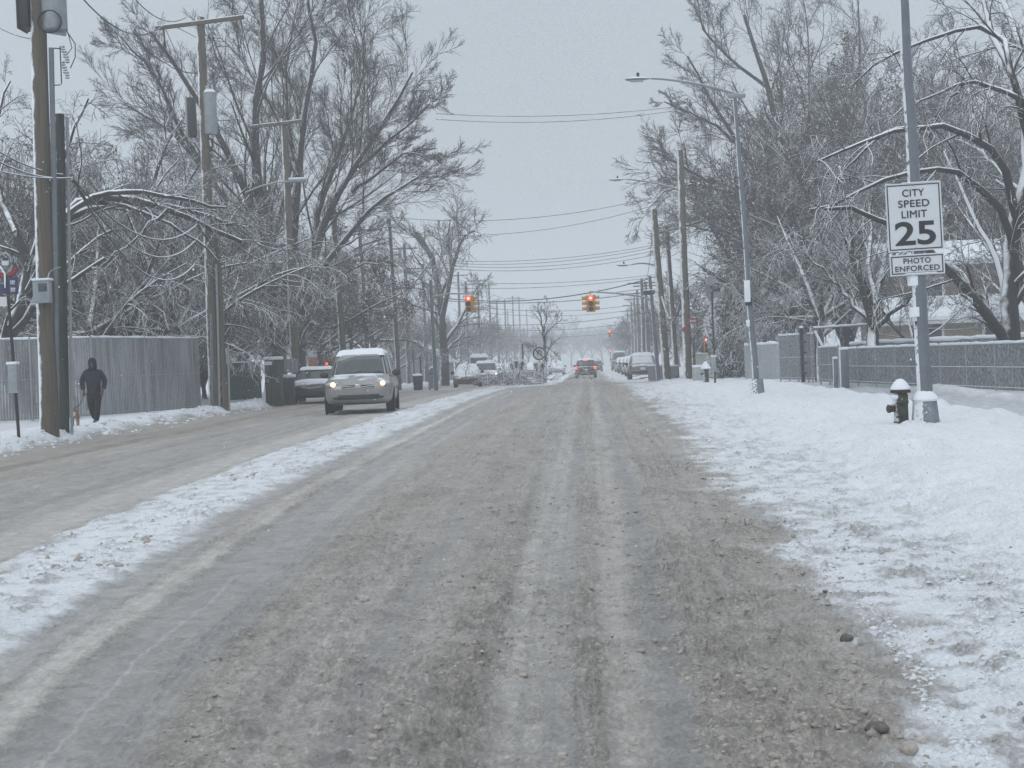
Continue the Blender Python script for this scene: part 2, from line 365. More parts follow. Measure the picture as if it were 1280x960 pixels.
mg, n_, l_, b_ = newmat('trodden_snow_and_slush')
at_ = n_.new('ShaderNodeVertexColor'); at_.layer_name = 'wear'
tc_ = n_.new('ShaderNodeTexCoord')
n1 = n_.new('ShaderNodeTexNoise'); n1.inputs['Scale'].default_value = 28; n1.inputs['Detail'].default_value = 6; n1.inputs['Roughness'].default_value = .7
n2 = n_.new('ShaderNodeTexNoise'); n2.inputs['Scale'].default_value = 3.1; n2.inputs['Detail'].default_value = 5
l_.new(tc_.outputs['Object'], n1.inputs['Vector']); l_.new(tc_.outputs['Object'], n2.inputs['Vector'])
mr_ = n_.new('ShaderNodeMapRange'); mr_.inputs['From Min'].default_value = .34; mr_.inputs['From Max'].default_value = .60; mr_.inputs['To Min'].default_value = .70; mr_.inputs['To Max'].default_value = 1.12  # dark speckle for lumpy slush: dirt tint plus shade of hollows painted in
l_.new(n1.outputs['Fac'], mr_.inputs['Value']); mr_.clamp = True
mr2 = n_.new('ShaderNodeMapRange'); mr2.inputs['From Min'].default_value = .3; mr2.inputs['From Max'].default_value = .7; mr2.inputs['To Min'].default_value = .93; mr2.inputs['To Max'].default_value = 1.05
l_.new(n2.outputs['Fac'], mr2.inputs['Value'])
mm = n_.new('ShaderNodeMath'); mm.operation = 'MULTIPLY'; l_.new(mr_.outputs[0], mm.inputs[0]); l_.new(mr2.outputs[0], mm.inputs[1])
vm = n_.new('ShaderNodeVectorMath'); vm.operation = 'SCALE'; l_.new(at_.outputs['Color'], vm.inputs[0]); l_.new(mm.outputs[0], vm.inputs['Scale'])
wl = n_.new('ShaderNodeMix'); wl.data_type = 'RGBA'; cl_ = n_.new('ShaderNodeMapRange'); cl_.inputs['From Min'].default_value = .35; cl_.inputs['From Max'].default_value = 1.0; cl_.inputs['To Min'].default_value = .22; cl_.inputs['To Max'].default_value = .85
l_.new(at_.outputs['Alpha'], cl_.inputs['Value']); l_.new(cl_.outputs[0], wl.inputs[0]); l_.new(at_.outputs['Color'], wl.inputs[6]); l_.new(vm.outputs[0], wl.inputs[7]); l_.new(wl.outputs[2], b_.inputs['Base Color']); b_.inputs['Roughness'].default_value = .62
b_.inputs['Specular IOR Level'].default_value = .35
bp_ = n_.new('ShaderNodeBump'); bp_.inputs['Strength'].default_value = .9; bp_.inputs['Distance'].default_value = .026
n3_ = n_.new('ShaderNodeTexNoise'); n3_.inputs['Scale'].default_value = 22; n3_.inputs['Detail'].default_value = 8; n3_.inputs['Roughness'].default_value = .72; l_.new(tc_.outputs['Object'], n3_.inputs['Vector'])
mA = n_.new('ShaderNodeMath'); mA.operation = 'MULTIPLY'; l_.new(at_.outputs['Alpha'], mA.inputs[0]); l_.new(n3_.outputs['Fac'], mA.inputs[1])
vo = n_.new('ShaderNodeTexVoronoi'); vo.inputs['Scale'].default_value = 34; vo.inputs['Randomness'].default_value = 1
dm = n_.new('ShaderNodeVectorMath'); dm.operation = 'MULTIPLY_ADD'; dm.inputs[1].default_value = (.05, .05, .05); l_.new(n3_.outputs['Color'], dm.inputs[0]); l_.new(tc_.outputs['Object'], dm.inputs[2]); l_.new(dm.outputs[0], vo.inputs['Vector'])
sb_ = n_.new('ShaderNodeMath'); sb_.operation = 'MULTIPLY_ADD'; sb_.inputs[1].default_value = -1.0; l_.new(vo.outputs['Distance'], sb_.inputs[0]); l_.new(n3_.outputs['Fac'], sb_.inputs[2])
l_.new(sb_.outputs[0], mA.inputs[1])
l_.new(mA.outputs[0], bp_.inputs['Height']); l_.new(bp_.outputs['Normal'], b_.inputs['Normal'])
M['ground'] = mg

def rows(a, b, k=.00042, lo=.009, hi=4.0):
    y = [a]
    while y[-1] < b: y.append(min(b, y[-1]+min(hi, max(lo, k*y[-1]**2))))
    return np.array(y)
YN = np.concatenate([np.linspace(-30, 3.4, 12)[:-1], rows(3.4, 72)]); YF = rows(72, 460, hi=5.0)
YS = np.concatenate([YN, YF[1:]])
def strip(name, q0, q1, dq, lab=None):
    cols = max(2, int(abs(q1-q0)/dq)+1); qs = np.linspace(q0, q1, cols)
    Q, Y = np.meshgrid(qs, YS); X = Q*wf(Y)
    z, C = height(X, Y)
    V = np.stack([X, Y, z], -1).reshape(-1, 3); nr, nc = Q.shape
    I = np.arange(nr*nc).reshape(nr, nc)
    Fq = np.stack([I[:-1, :-1], I[:-1, 1:], I[1:, 1:], I[1:, :-1]], -1).reshape(-1, 4)
    me = npmesh(name, V, Fq)
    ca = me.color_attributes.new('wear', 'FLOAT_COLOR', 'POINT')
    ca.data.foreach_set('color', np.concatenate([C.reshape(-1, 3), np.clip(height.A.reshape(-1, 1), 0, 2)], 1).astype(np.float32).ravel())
    return tag(link(me, name, M['ground']), kind='structure')
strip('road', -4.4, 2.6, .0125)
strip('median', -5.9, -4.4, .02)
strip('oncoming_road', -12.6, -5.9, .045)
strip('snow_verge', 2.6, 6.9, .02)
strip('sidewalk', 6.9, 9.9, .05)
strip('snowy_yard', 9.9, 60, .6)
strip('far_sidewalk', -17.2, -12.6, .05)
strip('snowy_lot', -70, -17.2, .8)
g = MB(); g.v = [(-640, -60, -.45), (640, -60, -.45), (640, 1300, -.45), (-640, 1300, -.45)]; g.f = [(0, 1, 2, 3)]; g.mi = [0]
tag(g.build('ground', M['snow'], smooth=False), kind='structure')

# ------------------------------------------------------------ clods of slush (uncountable)
def clods(name, n, fn, mt, smin, smax, label=None, kind='stuff'):
    X, Y = fn(n); z, C = height(X, Y)
    k = len(X); r = smin+(smax-smin)*np.random.default_rng(n).random(k)**4.5
    t = (1+5**.5)/2
    ico = np.array([(-1, t, 0), (1, t, 0), (-1, -t, 0), (1, -t, 0), (0, -1, t), (0, 1, t), (0, -1, -t), (0, 1, -t), (t, 0, -1), (t, 0, 1), (-t, 0, -1), (-t, 0, 1)])/1.9
    fc = np.array([(0, 11, 5), (0, 5, 1), (0, 1, 7), (0, 7, 10), (0, 10, 11), (1, 5, 9), (5, 11, 4), (11, 10, 2), (10, 7, 6), (7, 1, 8), (3, 9, 4), (3, 4, 2), (3, 2, 6), (3, 6, 8), (3, 8, 9), (4, 9, 5), (2, 4, 11), (6, 2, 10), (8, 6, 7), (9, 8, 1)])
    rg = np.random.default_rng(n+1)
    V = ico[None]*(1+1.1*(rg.random((k, 12, 1))-.5))*r[:, None, None]*(.75+.5*rg.random((k, 1, 3)))*np.array((1.15, 1, .8))
    V = V + np.stack([X, Y, z-r*.12], -1)[:, None]
    Fq = fc[None]+12*np.arange(k)[:, None, None]
    return tag(link(npmesh(name, V.reshape(-1, 3), Fq.reshape(-1, 3)), name, mt), label, kind=kind)
def f_ridge(n):
    r = np.random.default_rng(5); Y = 1/(1/4.6+(1/34-1/4.6)*r.random(n)) 
    c = r.choice([-.86, -.06, .8, 1.45, -1.9, -1.05, 1.7, -2.5], n, p=[.2, .14, .16, .2, .08, .06, .1, .06]); q = c+r.normal(0, .30, n)
    cl = fbm(q*2.2, Y*1.1, 3) > .44
    return (q*wf(Y))[cl], Y[cl]
def f_snow(n):
    r = np.random.default_rng(6); Y = 1/(1/5+(1/45-1/5)*r.random(n)); q = (1.95 if n == 16000 else 1.45)+np.abs(r.normal(0, 1.5 if n == 16000 else .9, n))
    cl = fbm(q*1.7+4, Y*.9, 3) > .45
    return (q*wf(Y))[cl], Y[cl]
def f_med(n):
    r = np.random.default_rng(8); Y = 1/(1/8+(1/60-1/8)*r.random(n)); q = -5.15+r.normal(0, .36, n)
    ok = (q < -4.45) & (q > -6.2) & (fbm(q*2+9, Y*.7, 3) > .47); return (q*wf(Y))[ok], Y[ok]
def f_left(n):
    r = np.random.default_rng(9); Y = 20+45*r.random(n); q = -12.7+r.normal(0, .35, n); return q*wf(Y), Y
clods('slush_clods', 18000, f_ridge, M['clod'], .003, .020)
clods('snow_verge_clods', 16000, f_snow, M['clod_white'], .003, .019)
clods('dirty_verge_clods', 1500, lambda n: f_snow(n+3), M['clod'], .003, .018)
clods('median_clods', 2300, f_med, M['clod_white'], .006, .04)
clods('dirty_median_clods', 350, lambda n: f_med(n+3), M['clod'], .01, .05)
clods('kerb_clods', 1600, f_left, M['clod_white'], .015, .08)

def lump(name, x, y, r, mt, label, sc):
    p = gnd(x, y); b = MB(); b.ball((0, 0, 0), r, sc, 9, jit=.35)
    o = b.build(name, mt, sub=1); z, _ = height(np.array([p.x]), np.array([p.y])); o.location = (p.x, p.y, float(z[0])+r*sc[2]*.45); tag(o, label, 'ice lump')
lump('ice_lump', 1097, 918, .042, M['clod_dark'], 'dark grainy lump of frozen slush, nearest the right foot of the roadway', (1.15, 1, .62))
lump('ice_lump', 1137, 948, .034, M['clod'], 'pale rounded lump of slush just below the dark grainy lump', (1, 1, .75))
lump('ice_lump', 1058, 799, .035, M['clod_dark'], 'small dark lump of ice alone on the grey slush beside the white verge', (1, 1, .75))

# ------------------------------------------------------------ trees
def tubes(P, Rr, sides):
    N, K, _ = P.shape
    T = np.empty_like(P); T[:, 1:-1] = P[:, 2:]-P[:, :-2]; T[:, 0] = P[:, 1]-P[:, 0]; T[:, -1] = P[:, -1]-P[:, -2]
    T /= np.linalg.norm(T, axis=-1, keepdims=True)+1e-9
    D = P[:, -1]-P[:, 0]; ref = np.where((np.abs(D[:, 2]) > .75*np.linalg.norm(D, axis=1))[:, None], np.array([[0, 1., 0]]), np.array([[0, 0, 1.]]))
    A = np.cross(T, ref[:, None]); A /= np.linalg.norm(A, axis=-1, keepdims=True)+1e-9; B = np.cross(A, T)
    ang = 2*np.pi*np.arange(sides)/sides + .5
    V = P[:, :, None]+Rr[:, :, None, None]*(A[:, :, None]*np.cos(ang)[None, None, :, None]+B[:, :, None]*np.sin(ang)[None, None, :, None])
    idx = np.arange(N*K*sides).reshape(N, K, sides); j = np.roll(idx, -1, 2)
    Fq = np.stack([idx[:, :-1], j[:, :-1], j[:, 1:], idx[:, 1:]], -1).reshape(-1, 4)
    return V.reshape(-1, 3), Fq
def march(P0, D, L, R_, K, wander, up, rng, taper=.7, droop=0.):
    N = len(P0); P = np.empty((N, K, 3)); P[:, 0] = P0; D = D.copy(); step = (L/(K-1))[:, None]
    for s in range(1, K):
        D = D + rng.normal(0, wander, (N, 3)); D[:, 2] += up - droop*s/K
        D /= np.linalg.norm(D, axis=1, keepdims=True)+1e-9; P[:, s] = P[:, s-1]+D*step
    Rr = R_[:, None]*(1-taper*np.linspace(0, 1, K)[None]); return P, Rr
def spawn(P, Rr, L, n, rng, ratio, ang, f0=.25, rr=.6, K=5, wander=.12, up=.02, taper=.7, droop=0., flat=0, rmin=.008):
    N, Kp, _ = P.shape; M_ = N*n; pi = np.repeat(np.arange(N), n)
    f = f0+(1-f0)*((np.tile(np.arange(n), N)+rng.random(M_))/n); f = np.clip(f, 0, .999)
    x = f*(Kp-1); i = x.astype(int); fr = (x-i)[:, None]
    P0 = P[pi, i]*(1-fr)+P[pi, i+1]*fr; T = P[pi, i+1]-P[pi, i]; T /= np.linalg.norm(T, axis=1, keepdims=True)+1e-9
    rp = Rr[pi, i]*(1-fr[:, 0])+Rr[pi, i+1]*fr[:, 0]
    q = rng.normal(0, 1, (M_, 3)); q[:, 2] *= (1-flat); q -= T*np.sum(q*T, 1)[:, None]; q /= np.linalg.norm(q, axis=1, keepdims=True)+1e-9
    a = np.radians(ang*(.65+.7*rng.random(M_)))[:, None]
    D = T*np.cos(a)+q*np.sin(a)
    Lc = L[pi]*ratio*(1-.5*f)*(.65+.6*rng.random(M_)); Rc = np.maximum(rmin, rp*rr*(.7+.4*rng.random(M_)))
    Pc, Rcc = march(P0, D, Lc, Rc, K, wander, up, rng, taper, droop)
    Rcc = np.maximum(Rcc, rmin*.7)
    return Pc, Rcc, Lc
def plen(P): return np.linalg.norm(np.diff(P, axis=1), axis=2).sum(1)
def resample(pts, K):
    pts = np.array([tuple(p) for p in pts], float); d = np.r_[0, np.cumsum(np.linalg.norm(np.diff(pts, axis=0), axis=1))]
    t = np.linspace(0, d[-1], K); return np.stack([np.interp(t, d, pts[:, i]) for i in range(3)], 1)
def join(parts):
    V = []; Fq = []; c = 0
    for v, f in parts: V.append(v); Fq.append(f+c); c += len(v)
    return np.concatenate(V), np.concatenate(Fq)
def tree_mesh(levels, seed, trunkH=4, trunkR=.3, lean=(0, 0), guides=None, nlimb=6, limbL=9, limbA=38, limbUp=.03, lk=9, lw=.07, ldroop=0):
    """returns (V,F) of the trunk with limbs and (V,F) of the twiggy crown; local coordinates, base at the origin"""
    rng = np.random.default_rng(seed)
    trunk = []
    if guides is None:
        T, TR = march(np.zeros((1, 3)), np.array([[lean[0], lean[1], 1.]]), np.array([trunkH]), np.array([trunkR]), 7, .03, 0, rng, .35)
        TR[:, 0] *= 1.35; trunk.append(tubes(T, TR, 10))
        az = rng.random()*6.28+np.arange(nlimb)*6.283/nlimb+rng.normal(0, .25, nlimb)
        a = np.radians(limbA)*(.35+.9*rng.random(nlimb)); D = np.stack([np.cos(az)*np.sin(a)+lean[0], np.sin(az)*np.sin(a)+lean[1], np.cos(a)], 1)
        top = T[0, -1]; P0 = T[0][np.minimum(6, 4+rng.integers(0, 3, nlimb))]
        P, Rr = march(P0, D, limbL*(.75+.5*rng.random(nlimb)), trunkR*.58*(.7+.5*rng.random(nlimb)), lk, lw, limbUp, rng, .78, ldroop)
        trunk.append(tubes(P, Rr, 7)); Gs = [(P, Rr, plen(P))]
    else:
        Gs = []
        P = np.stack([resample(g[0], 11) for g in guides]); P[:, 1:] += rng.normal(0, .035, P[:, 1:].shape)
        Rr = np.stack([np.linspace(g[1], g[2], 11) for g in guides])
        trunk.append(tubes(P, Rr, 8)); Gs.append((P, Rr, plen(P)))
    P, Rr, L = Gs[0]; crown = []
    for k, cfg in enumerate(levels):
        c = dict(cfg); n = c.pop('n'); sides = c.pop('sides', 3)
        P, Rr, L = spawn(P, Rr, L, n, rng, **c)
        (trunk if (k == 0 and sides > 4) else crown).append(tubes(P, Rr, sides))
    return join(trunk), join(crown), P
def leafquads(P, n, rng, s=.06):
    pts = P.reshape(-1, 3); pts = pts[rng.integers(0, len(pts), n)]+rng.normal(0, .12, (n, 3))
    a = rng.normal(0, 1, (n, 3)); a /= np.linalg.norm(a, axis=1, keepdims=True); b = np.cross(a, rng.normal(0, 1, (n, 3))); b /= np.linalg.norm(b, axis=1, keepdims=True)
    s = s*(.6+.8*rng.random((n, 1))); V = np.stack([pts-a*s, pts+b*s*.6, pts+a*s, pts-b*s*.6], 1).reshape(-1, 3)
    return V, np.arange(4*n).reshape(n, 4)
TREEN = {}
def proto(key, seed, levels, leaves=0, twig='twig', bark='bark', **kw):
    t, c, P = tree_mesh(levels, seed, **kw)
    d = [('trunk', npmesh('trunk', *t), M[bark]), ('crown', npmesh('crown', *c), M[twig])]
    if leaves: d.append(('leaves', npmesh('leaves', *leafquads(P, leaves, np.random.default_rng(seed))), M['leaf']))
    for nm, me, mt in d:
        me.materials.append(mt); me.polygons.foreach_set('use_smooth', np.ones(len(me.polygons), bool))
    TREEN[key] = d
def plant(key, name, label, loc, rz=0, s=1, group=None, cat='tree', sz=None):
    r = thing(name, label, cat, loc, rz, group); r.scale = (s, s, sz or s)
    for nm, me, mt in TREEN[key]:
        o = bpy.data.objects.new(nm, me); COL.objects.link(o); o.parent = r
    return r
LV_BIG = [dict(n=9, ratio=.60, ang=27, sides=5, K=8, wander=.07, up=.03, rr=.48, f0=.2), dict(n=7, ratio=.62, ang=30, sides=3, K=6, wander=.09, up=.03, rr=.5, f0=.15, rmin=.016),
          dict(n=7, ratio=.62, ang=33, K=5, wander=.12, up=.02, rr=.5, rmin=.010, f0=.15), dict(n=4, ratio=.72, ang=34, K=4, wander=.14, up=.01, rr=.6, rmin=.0065, f0=.15)]
LV_MED = [dict(n=7, ratio=.62, ang=32, sides=5, K=7, wander=.08, up=.03, rr=.5, f0=.2), dict(n=7, ratio=.62, ang=34, K=5, wander=.11, up=.02, rr=.5, rmin=.016, f0=.15),
          dict(n=6, ratio=.62, ang=36, K=4, wander=.14, up=.01, rr=.5, rmin=.011, f0=.15), dict(n=4, ratio=.72, ang=34, K=3, wander=.15, rr=.6, rmin=.007)]
LV_FAR = [dict(n=7, ratio=.62, ang=36, sides=4, K=5, wander=.10, up=.03, rr=.5, rmin=.035), dict(n=8, ratio=.6, ang=40, K=4, wander=.14, rr=.5, rmin=.03), dict(n=8, ratio=.65, ang=42, K=3, wander=.18, rmin=.022)]
LV_DROOP = [dict(n=8, ratio=.58, ang=40, sides=5, K=7, wander=.11, up=.0, rr=.5, droop=.13, rmin=.022), dict(n=8, ratio=.6, ang=44, K=6, wander=.15, up=-.0, rr=.5, droop=.10, rmin=.014),
            dict(n=7, ratio=.62, ang=46, K=4, wander=.2, up=-.01, rr=.6, droop=.08, rmin=.009)]
proto('vase', 11, LV_BIG, trunkH=4.5, trunkR=.36, nlimb=7, limbL=10, limbA=42, limbUp=.045)
proto('round', 12, LV_BIG, trunkH=3.8, trunkR=.32, nlimb=8, limbL=8, limbA=62, limbUp=.03)
proto('medium', 13, LV_MED, trunkH=3, trunkR=.22, nlimb=6, limbL=6.5, limbA=50, limbUp=.03)
proto('leafy', 14, LV_MED, leaves=9000, trunkH=3.5, trunkR=.25, nlimb=7, limbL=6.5, limbA=55, limbUp=.02)
proto('brush', 15, [dict(n=8, ratio=.5, ang=22, K=6, wander=.1, up=.06, rr=.5, f0=.15, rmin=.015), dict(n=7, ratio=.5, ang=26, K=5, wander=.14, up=.05, rr=.6, rmin=.011), dict(n=5, ratio=.55, ang=32, K=4, wander=.2, rr=.6, rmin=.009)],
      trunkH=.7, trunkR=.14, nlimb=10, limbL=6.5, limbA=34, limbUp=.06, leaves=1500)
proto('droop', 16, LV_DROOP, twig='laden', trunkH=2.6, trunkR=.2, nlimb=8, limbL=5.5, limbA=62, limbUp=.01, ldroop=.12)
proto('far', 17, LV_FAR, trunkH=4, trunkR=.32, nlimb=6, limbL=8, limbA=42, limbUp=.045)
proto('far_b', 18, LV_FAR, trunkH=3.5, trunkR=.3, nlimb=8, limbL=6.5, limbA=60, limbUp=.03)
proto('smallfar', 31, LV_FAR, trunkH=2.5, trunkR=.2, nlimb=7, limbL=5, limbA=50, limbUp=.03)
proto('small', 19, LV_MED[:3], trunkH=1.8, trunkR=.10, nlimb=5, limbL=3.2, limbA=55, limbUp=.03)
def hero(name, label, base, guides, seed, levels, twig='twig', group=None, leaves=0):
    """guides: [(list of (x,y) seen positions, depth, depth shift at the tip, r0, r1)]"""
    gs = []
    for pts, Y, dY, r0, r1 in guides:
        n = len(pts); gs.append(([at(x, y, Y+dY*i/(n-1))-base for i, (x, y) in enumerate(pts)], r0, r1))
    t, c, P = tree_mesh(levels, seed, guides=gs)
    r = thing(name, label, 'tree', base, 0, group)
    link(npmesh('trunk', *t), 'trunk', M['bark'], r); link(npmesh('crown', *c), 'crown', M[twig], r)
    if leaves: link(npmesh('leaves', *leafquads(P, leaves, np.random.default_rng(seed))), 'leaves', M['leaf'], r)
    return r
# ------------------------------------------------------------ hero trees
b0 = PX(352, 492, 73)
hero('vase_tree', 'tallest vase shaped bare tree fanning out behind the pole with the narrow crossarm', b0, [
 ([(350,490),(345,400),(335,320),(322,230),(316,140),(330,60),(325,-30)],73,0,.40,.09),
 ([(345,380),(335,300),(300,220),(262,150),(225,90),(190,40)],73,-2,.26,.06),
 ([(345,400),(310,330),(290,270),(262,220),(215,165),(160,130)],73,2,.24,.06),
 ([(350,390),(365,310),(372,220),(380,140),(395,60),(380,-30)],73,1,.28,.06),
 ([(358,420),(385,350),(403,280),(435,220),(470,165),(500,120),(515,90)],73,-1,.30,.06),
 ([(390,330),(398,260),(420,200),(440,140),(455,85),(450,40)],73,3,.22,.05),
 ([(372,400),(395,345),(430,300),(470,255),(505,232),(530,215),(540,222)],73,-4,.22,.04),
 ([(430,225),(470,190),(500,165),(525,145),(535,130)],73,-4,.13,.035),
 ([(440,240),(480,210),(505,190),(530,195)],73,-2,.11,.03),
 ([(372,220),(345,140),(300,70),(290,0)],73,3,.15,.04),
 ([(340,300),(365,200),(355,100),(372,0)],73,4,.16,.04),
 ([(345,400),(310,345),(262,300),(215,262),(175,240)],73,-1,.16,.04),
 ([(400,290),(450,190),(455,100),(440,30)],73,5,.15,.04),
 ([(262,220),(230,170),(190,90),(150,45)],73,-3,.12,.03)], 3,
 [dict(n=14, ratio=.38, ang=30, sides=5, K=8, wander=.08, up=.02, rr=.40, f0=.22), dict(n=7, ratio=.62, ang=27, sides=3, K=7, wander=.08, up=.03, rr=.5, f0=.15, rmin=.017),
  dict(n=7, ratio=.62, ang=31, K=5, wander=.11, up=.02, rr=.5, rmin=.011, f0=.15), dict(n=5, ratio=.7, ang=34, K=4, wander=.13, up=.01, rr=.6, rmin=.007, f0=.15)])
LVB = [dict(n=9, ratio=.38, ang=40, sides=5, K=8, wander=.12, up=.0, rr=.42, f0=.25, droop=.12, rmin=.018), dict(n=7, ratio=.6, ang=44, K=6, wander=.15, up=-.02, rr=.5, droop=.1, rmin=.013),
       dict(n=6, ratio=.6, ang=46, K=4, wander=.2, rr=.6, rmin=.009)]
# arching snow-laden tree beside the speed limit sign
bR = PX(1264, 420, 42)
hero('arching_tree', 'dark tree whose snow-topped limbs arch left over the speed limit sign', bR, [
 ([(1268,490),(1266,440),(1262,395),(1262,340),(1268,290),(1285,220),(1300,120)],42,0,.27,.16),
 ([(1267,480),(1262,430),(1232,390),(1196,345),(1165,312),(1120,280),(1070,262),(1030,262)],42,-3,.17,.05),
 ([(1266,480),(1258,432),(1225,375),(1195,335),(1172,318),(1150,300)],42,1,.15,.09),
 ([(1275,290),(1262,232),(1255,196),(1222,173),(1190,160),(1163,154),(1130,160),(1108,163),(1073,179),(1046,192),(1019,203)],42,-4,.13,.03),
 ([(1130,160),(1108,163),(1081,187),(1062,203),(1049,222),(1044,240)],39.5,0,.055,.02),
 ([(1270,330),(1255,262),(1217,228),(1190,211),(1163,209),(1127,217),(1092,233),(1049,255),(1010,262)],42,-3,.12,.03),
 ([(1290,190),(1270,110),(1255,49),(1236,34),(1209,30),(1173,43),(1141,57),(1092,81),(1062,108)],42,2,.12,.025),
 ([(1300,170),(1280,125),(1249,111),(1228,103),(1209,100),(1184,111),(1141,127),(1110,150)],42,0,.10,.02),
 ([(1209,100),(1190,120),(1170,150),(1160,175)],42,0,.05,.015),
 ([(1285,220),(1275,120),(1250,60),(1225,-10),(1215,-60)],42,3,.13,.05),
 ([(1300,140),(1285,80),(1262,20),(1245,-50)],42,5,.15,.06),
 ([(1262,395),(1250,330),(1225,290),(1205,240),(1180,190)],42,4,.10,.03),
 ([(1290,250),(1250,215),(1230,190),(1195,175)],42,4,.07,.02)], 5, LVB, twig='laden')
# large crown over the right side behind the lamps
b2 = PX(1005, 440, 96)
hero('spreading_tree', 'big spreading bare tree with snow-caked low boughs behind the second street lamp on the right', b2, [
 ([(1008,450),(1004,380),(1000,300),(985,210),(960,110),(930,20)],96,0,.42,.10),
 ([(1004,360),(1035,270),(1060,180),(1075,90),(1070,0)],96,3,.30,.08),
 ([(1000,320),(970,250),(930,190),(890,130),(860,70)],96,-4,.26,.05),
 ([(1003,330),(960,280),(900,235),(850,205),(820,190)],96,-3,.22,.05),
 ([(1003,310),(990,280),(940,268),(890,272),(850,282),(825,292)],93,-6,.22,.05),
 ([(990,230),(1010,150),(1010,60),(1000,-40)],96,4,.22,.06),
 ([(930,190),(900,160),(860,140),(832,128)],93,-2,.13,.04),
 ([(960,110),(920,80),(880,40),(870,-10)],96,-2,.13,.04),
 ([(1035,270),(1090,220),(1130,150),(1150,60)],96,2,.2,.05),
 ([(960,280),(920,240),(870,230),(830,240),(810,262)],92,-6,.13,.035)], 8,
 [dict(n=11, ratio=.38, ang=30, sides=5, K=8, wander=.08, up=.02, rr=.42, f0=.2), dict(n=7, ratio=.62, ang=33, sides=3, K=6, wander=.11, up=.01, rr=.5, f0=.12, rmin=.02),
  dict(n=7, ratio=.62, ang=36, K=5, wander=.14, rr=.5, rmin=.013, f0=.1), dict(n=4, ratio=.7, ang=38, K=4, wander=.16, rr=.6, rmin=.009, f0=.1)])
# tree between fence and house
b3 = PX(1092, 432, 52)
hero('forked_tree', 'low forking dark tree behind the fence, between the tall fence frame and the beige house', b3, [
 ([(1092,440),(1092,408),(1096,380),(1106,330),(1120,270)],52,1,.22,.06),
 ([(1092,410),(1082,375),(1068,330),(1062,270)],52,-1,.15,.04),
 ([(1093,408),(1112,392),(1135,376),(1152,350)],52,-1,.12,.04),
 ([(1090,402),(1070,385),(1050,360),(1020,330)],52,1,.12,.03),
 ([(1096,380),(1086,330),(1090,280),(1080,220)],52,2,.11,.03)], 9, LV_MED[:1]+[dict(LV_MED[1], n=6), dict(LV_MED[2], n=6), dict(LV_MED[3], n=3)], twig='laden')
# collapsed snow-laden bough over the pole pair, left
b4 = PX(-40, 470, 47)
hero('bent_tree', 'dark tree at the left edge whose snow-heavy bough reaches to the pole pair', b4, [
 ([(-40,520),(-15,470),(10,425),(30,370),(38,330),(20,290)],47,0,.32,.14),
 ([(10,425),(45,350),(85,330),(115,300),(140,290)],47,1,.15,.05),
 ([(0,440),(40,385),(80,360),(105,340),(130,320)],47,0,.16,.05),
 ([(30,370),(60,290),(100,250),(150,245),(210,262),(260,285),(300,300)],47,2,.18,.07),
 ([(60,280),(110,262),(160,252),(215,258),(265,272),(310,285)],48,2,.13,.05),
 ([(80,270),(120,240),(170,238),(230,250),(285,262)],46,2,.11,.04),
 ([(100,250),(150,256),(200,275),(250,300),(275,330)],48,0,.09,.03),
 ([(38,330),(70,230),(90,170),(110,120)],48,1,.12,.04),
 ([(20,290),(-10,220),(-5,150),(10,100)],47,2,.13,.04),
 ([(210,262),(170,300),(130,330),(100,345)],47,1,.07,.02)], 12, LVB, twig='laden')
# trees at mid distance with recognisable boughs
b5 = PX(556, 485, 118)
hero('crooked_tree', 'snow-dusted tree left of the hanging signal with one crooked bough reaching right above the road', b5, [
 ([(556,488),(554,430),(550,370),(540,320),(520,290)],118,0,.42,.15),
 ([(552,400),(562,350),(570,320),(578,296),(596,285),(606,300)],118,-8,.22,.05),
 ([(550,370),(565,340),(560,300),(562,275)],118,-3,.16,.05),
 ([(552,390),(530,350),(500,330),(470,310)],118,3,.2,.05),
 ([(554,430),(575,400),(590,370),(600,350)],118,3,.2,.05)], 21,
 [dict(n=9, ratio=.45, ang=42, sides=4, K=7, wander=.12, up=.02, rr=.5, f0=.2, rmin=.03), dict(n=8, ratio=.62, ang=42, K=5, wander=.15, rr=.5, rmin=.024), dict(n=7, ratio=.62, ang=44, K=4, wander=.18, rmin=.018)])
b6 = PX(420, 490, 88)
hero('low_bough_tree', 'dark tree with clinging brown leaves and a thick white-topped bough sweeping low over the minivan', b6, [
 ([(372,490),(376,430),(380,390),(370,330),(360,270)],88,0,.45,.2),
 ([(378,430),(388,400),(405,412),(430,405),(445,395),(470,380),(500,368)],86,-5,.16,.04),
 ([(380,400),(400,382),(425,398),(450,396)],86,-3,.13,.03),
 ([(380,390),(420,350),(450,330),(480,330)],86,-2,.16,.03),
 ([(376,400),(350,370),(330,345),(320,330)],88,0,.16,.03),
 ([(378,410),(360,380),(400,350),(430,300)],88,3,.16,.03)], 23, LVB, twig='twig', leaves=14000)
b7 = PX(681, 480, 104)
hero('slender_tree', 'slender young tree standing on the median beside the round prohibition sign', b7, [
 ([(681,478),(681,440),(680,418)],104,0,.12,.09),
 ([(680,420),(676,400),(672,385)],104,0,.07,.03), ([(680,420),(690,408),(702,398)],104,-1,.07,.03), ([(681,432),(692,440),(698,446)],104,0,.05,.02), ([(681,436),(670,432),(660,432)],104,1,.05,.02), ([(680,418),(683,395),(684,380)],104,0,.05,.02)], 25, [dict(n=6, ratio=.6, ang=36, sides=4, K=5, wander=.1, up=.02, rr=.5, rmin=.016), dict(n=6, ratio=.6, ang=40, K=4, wander=.15, rmin=.012), dict(n=4, ratio=.7, ang=40, K=3, wander=.2, rmin=.009)])

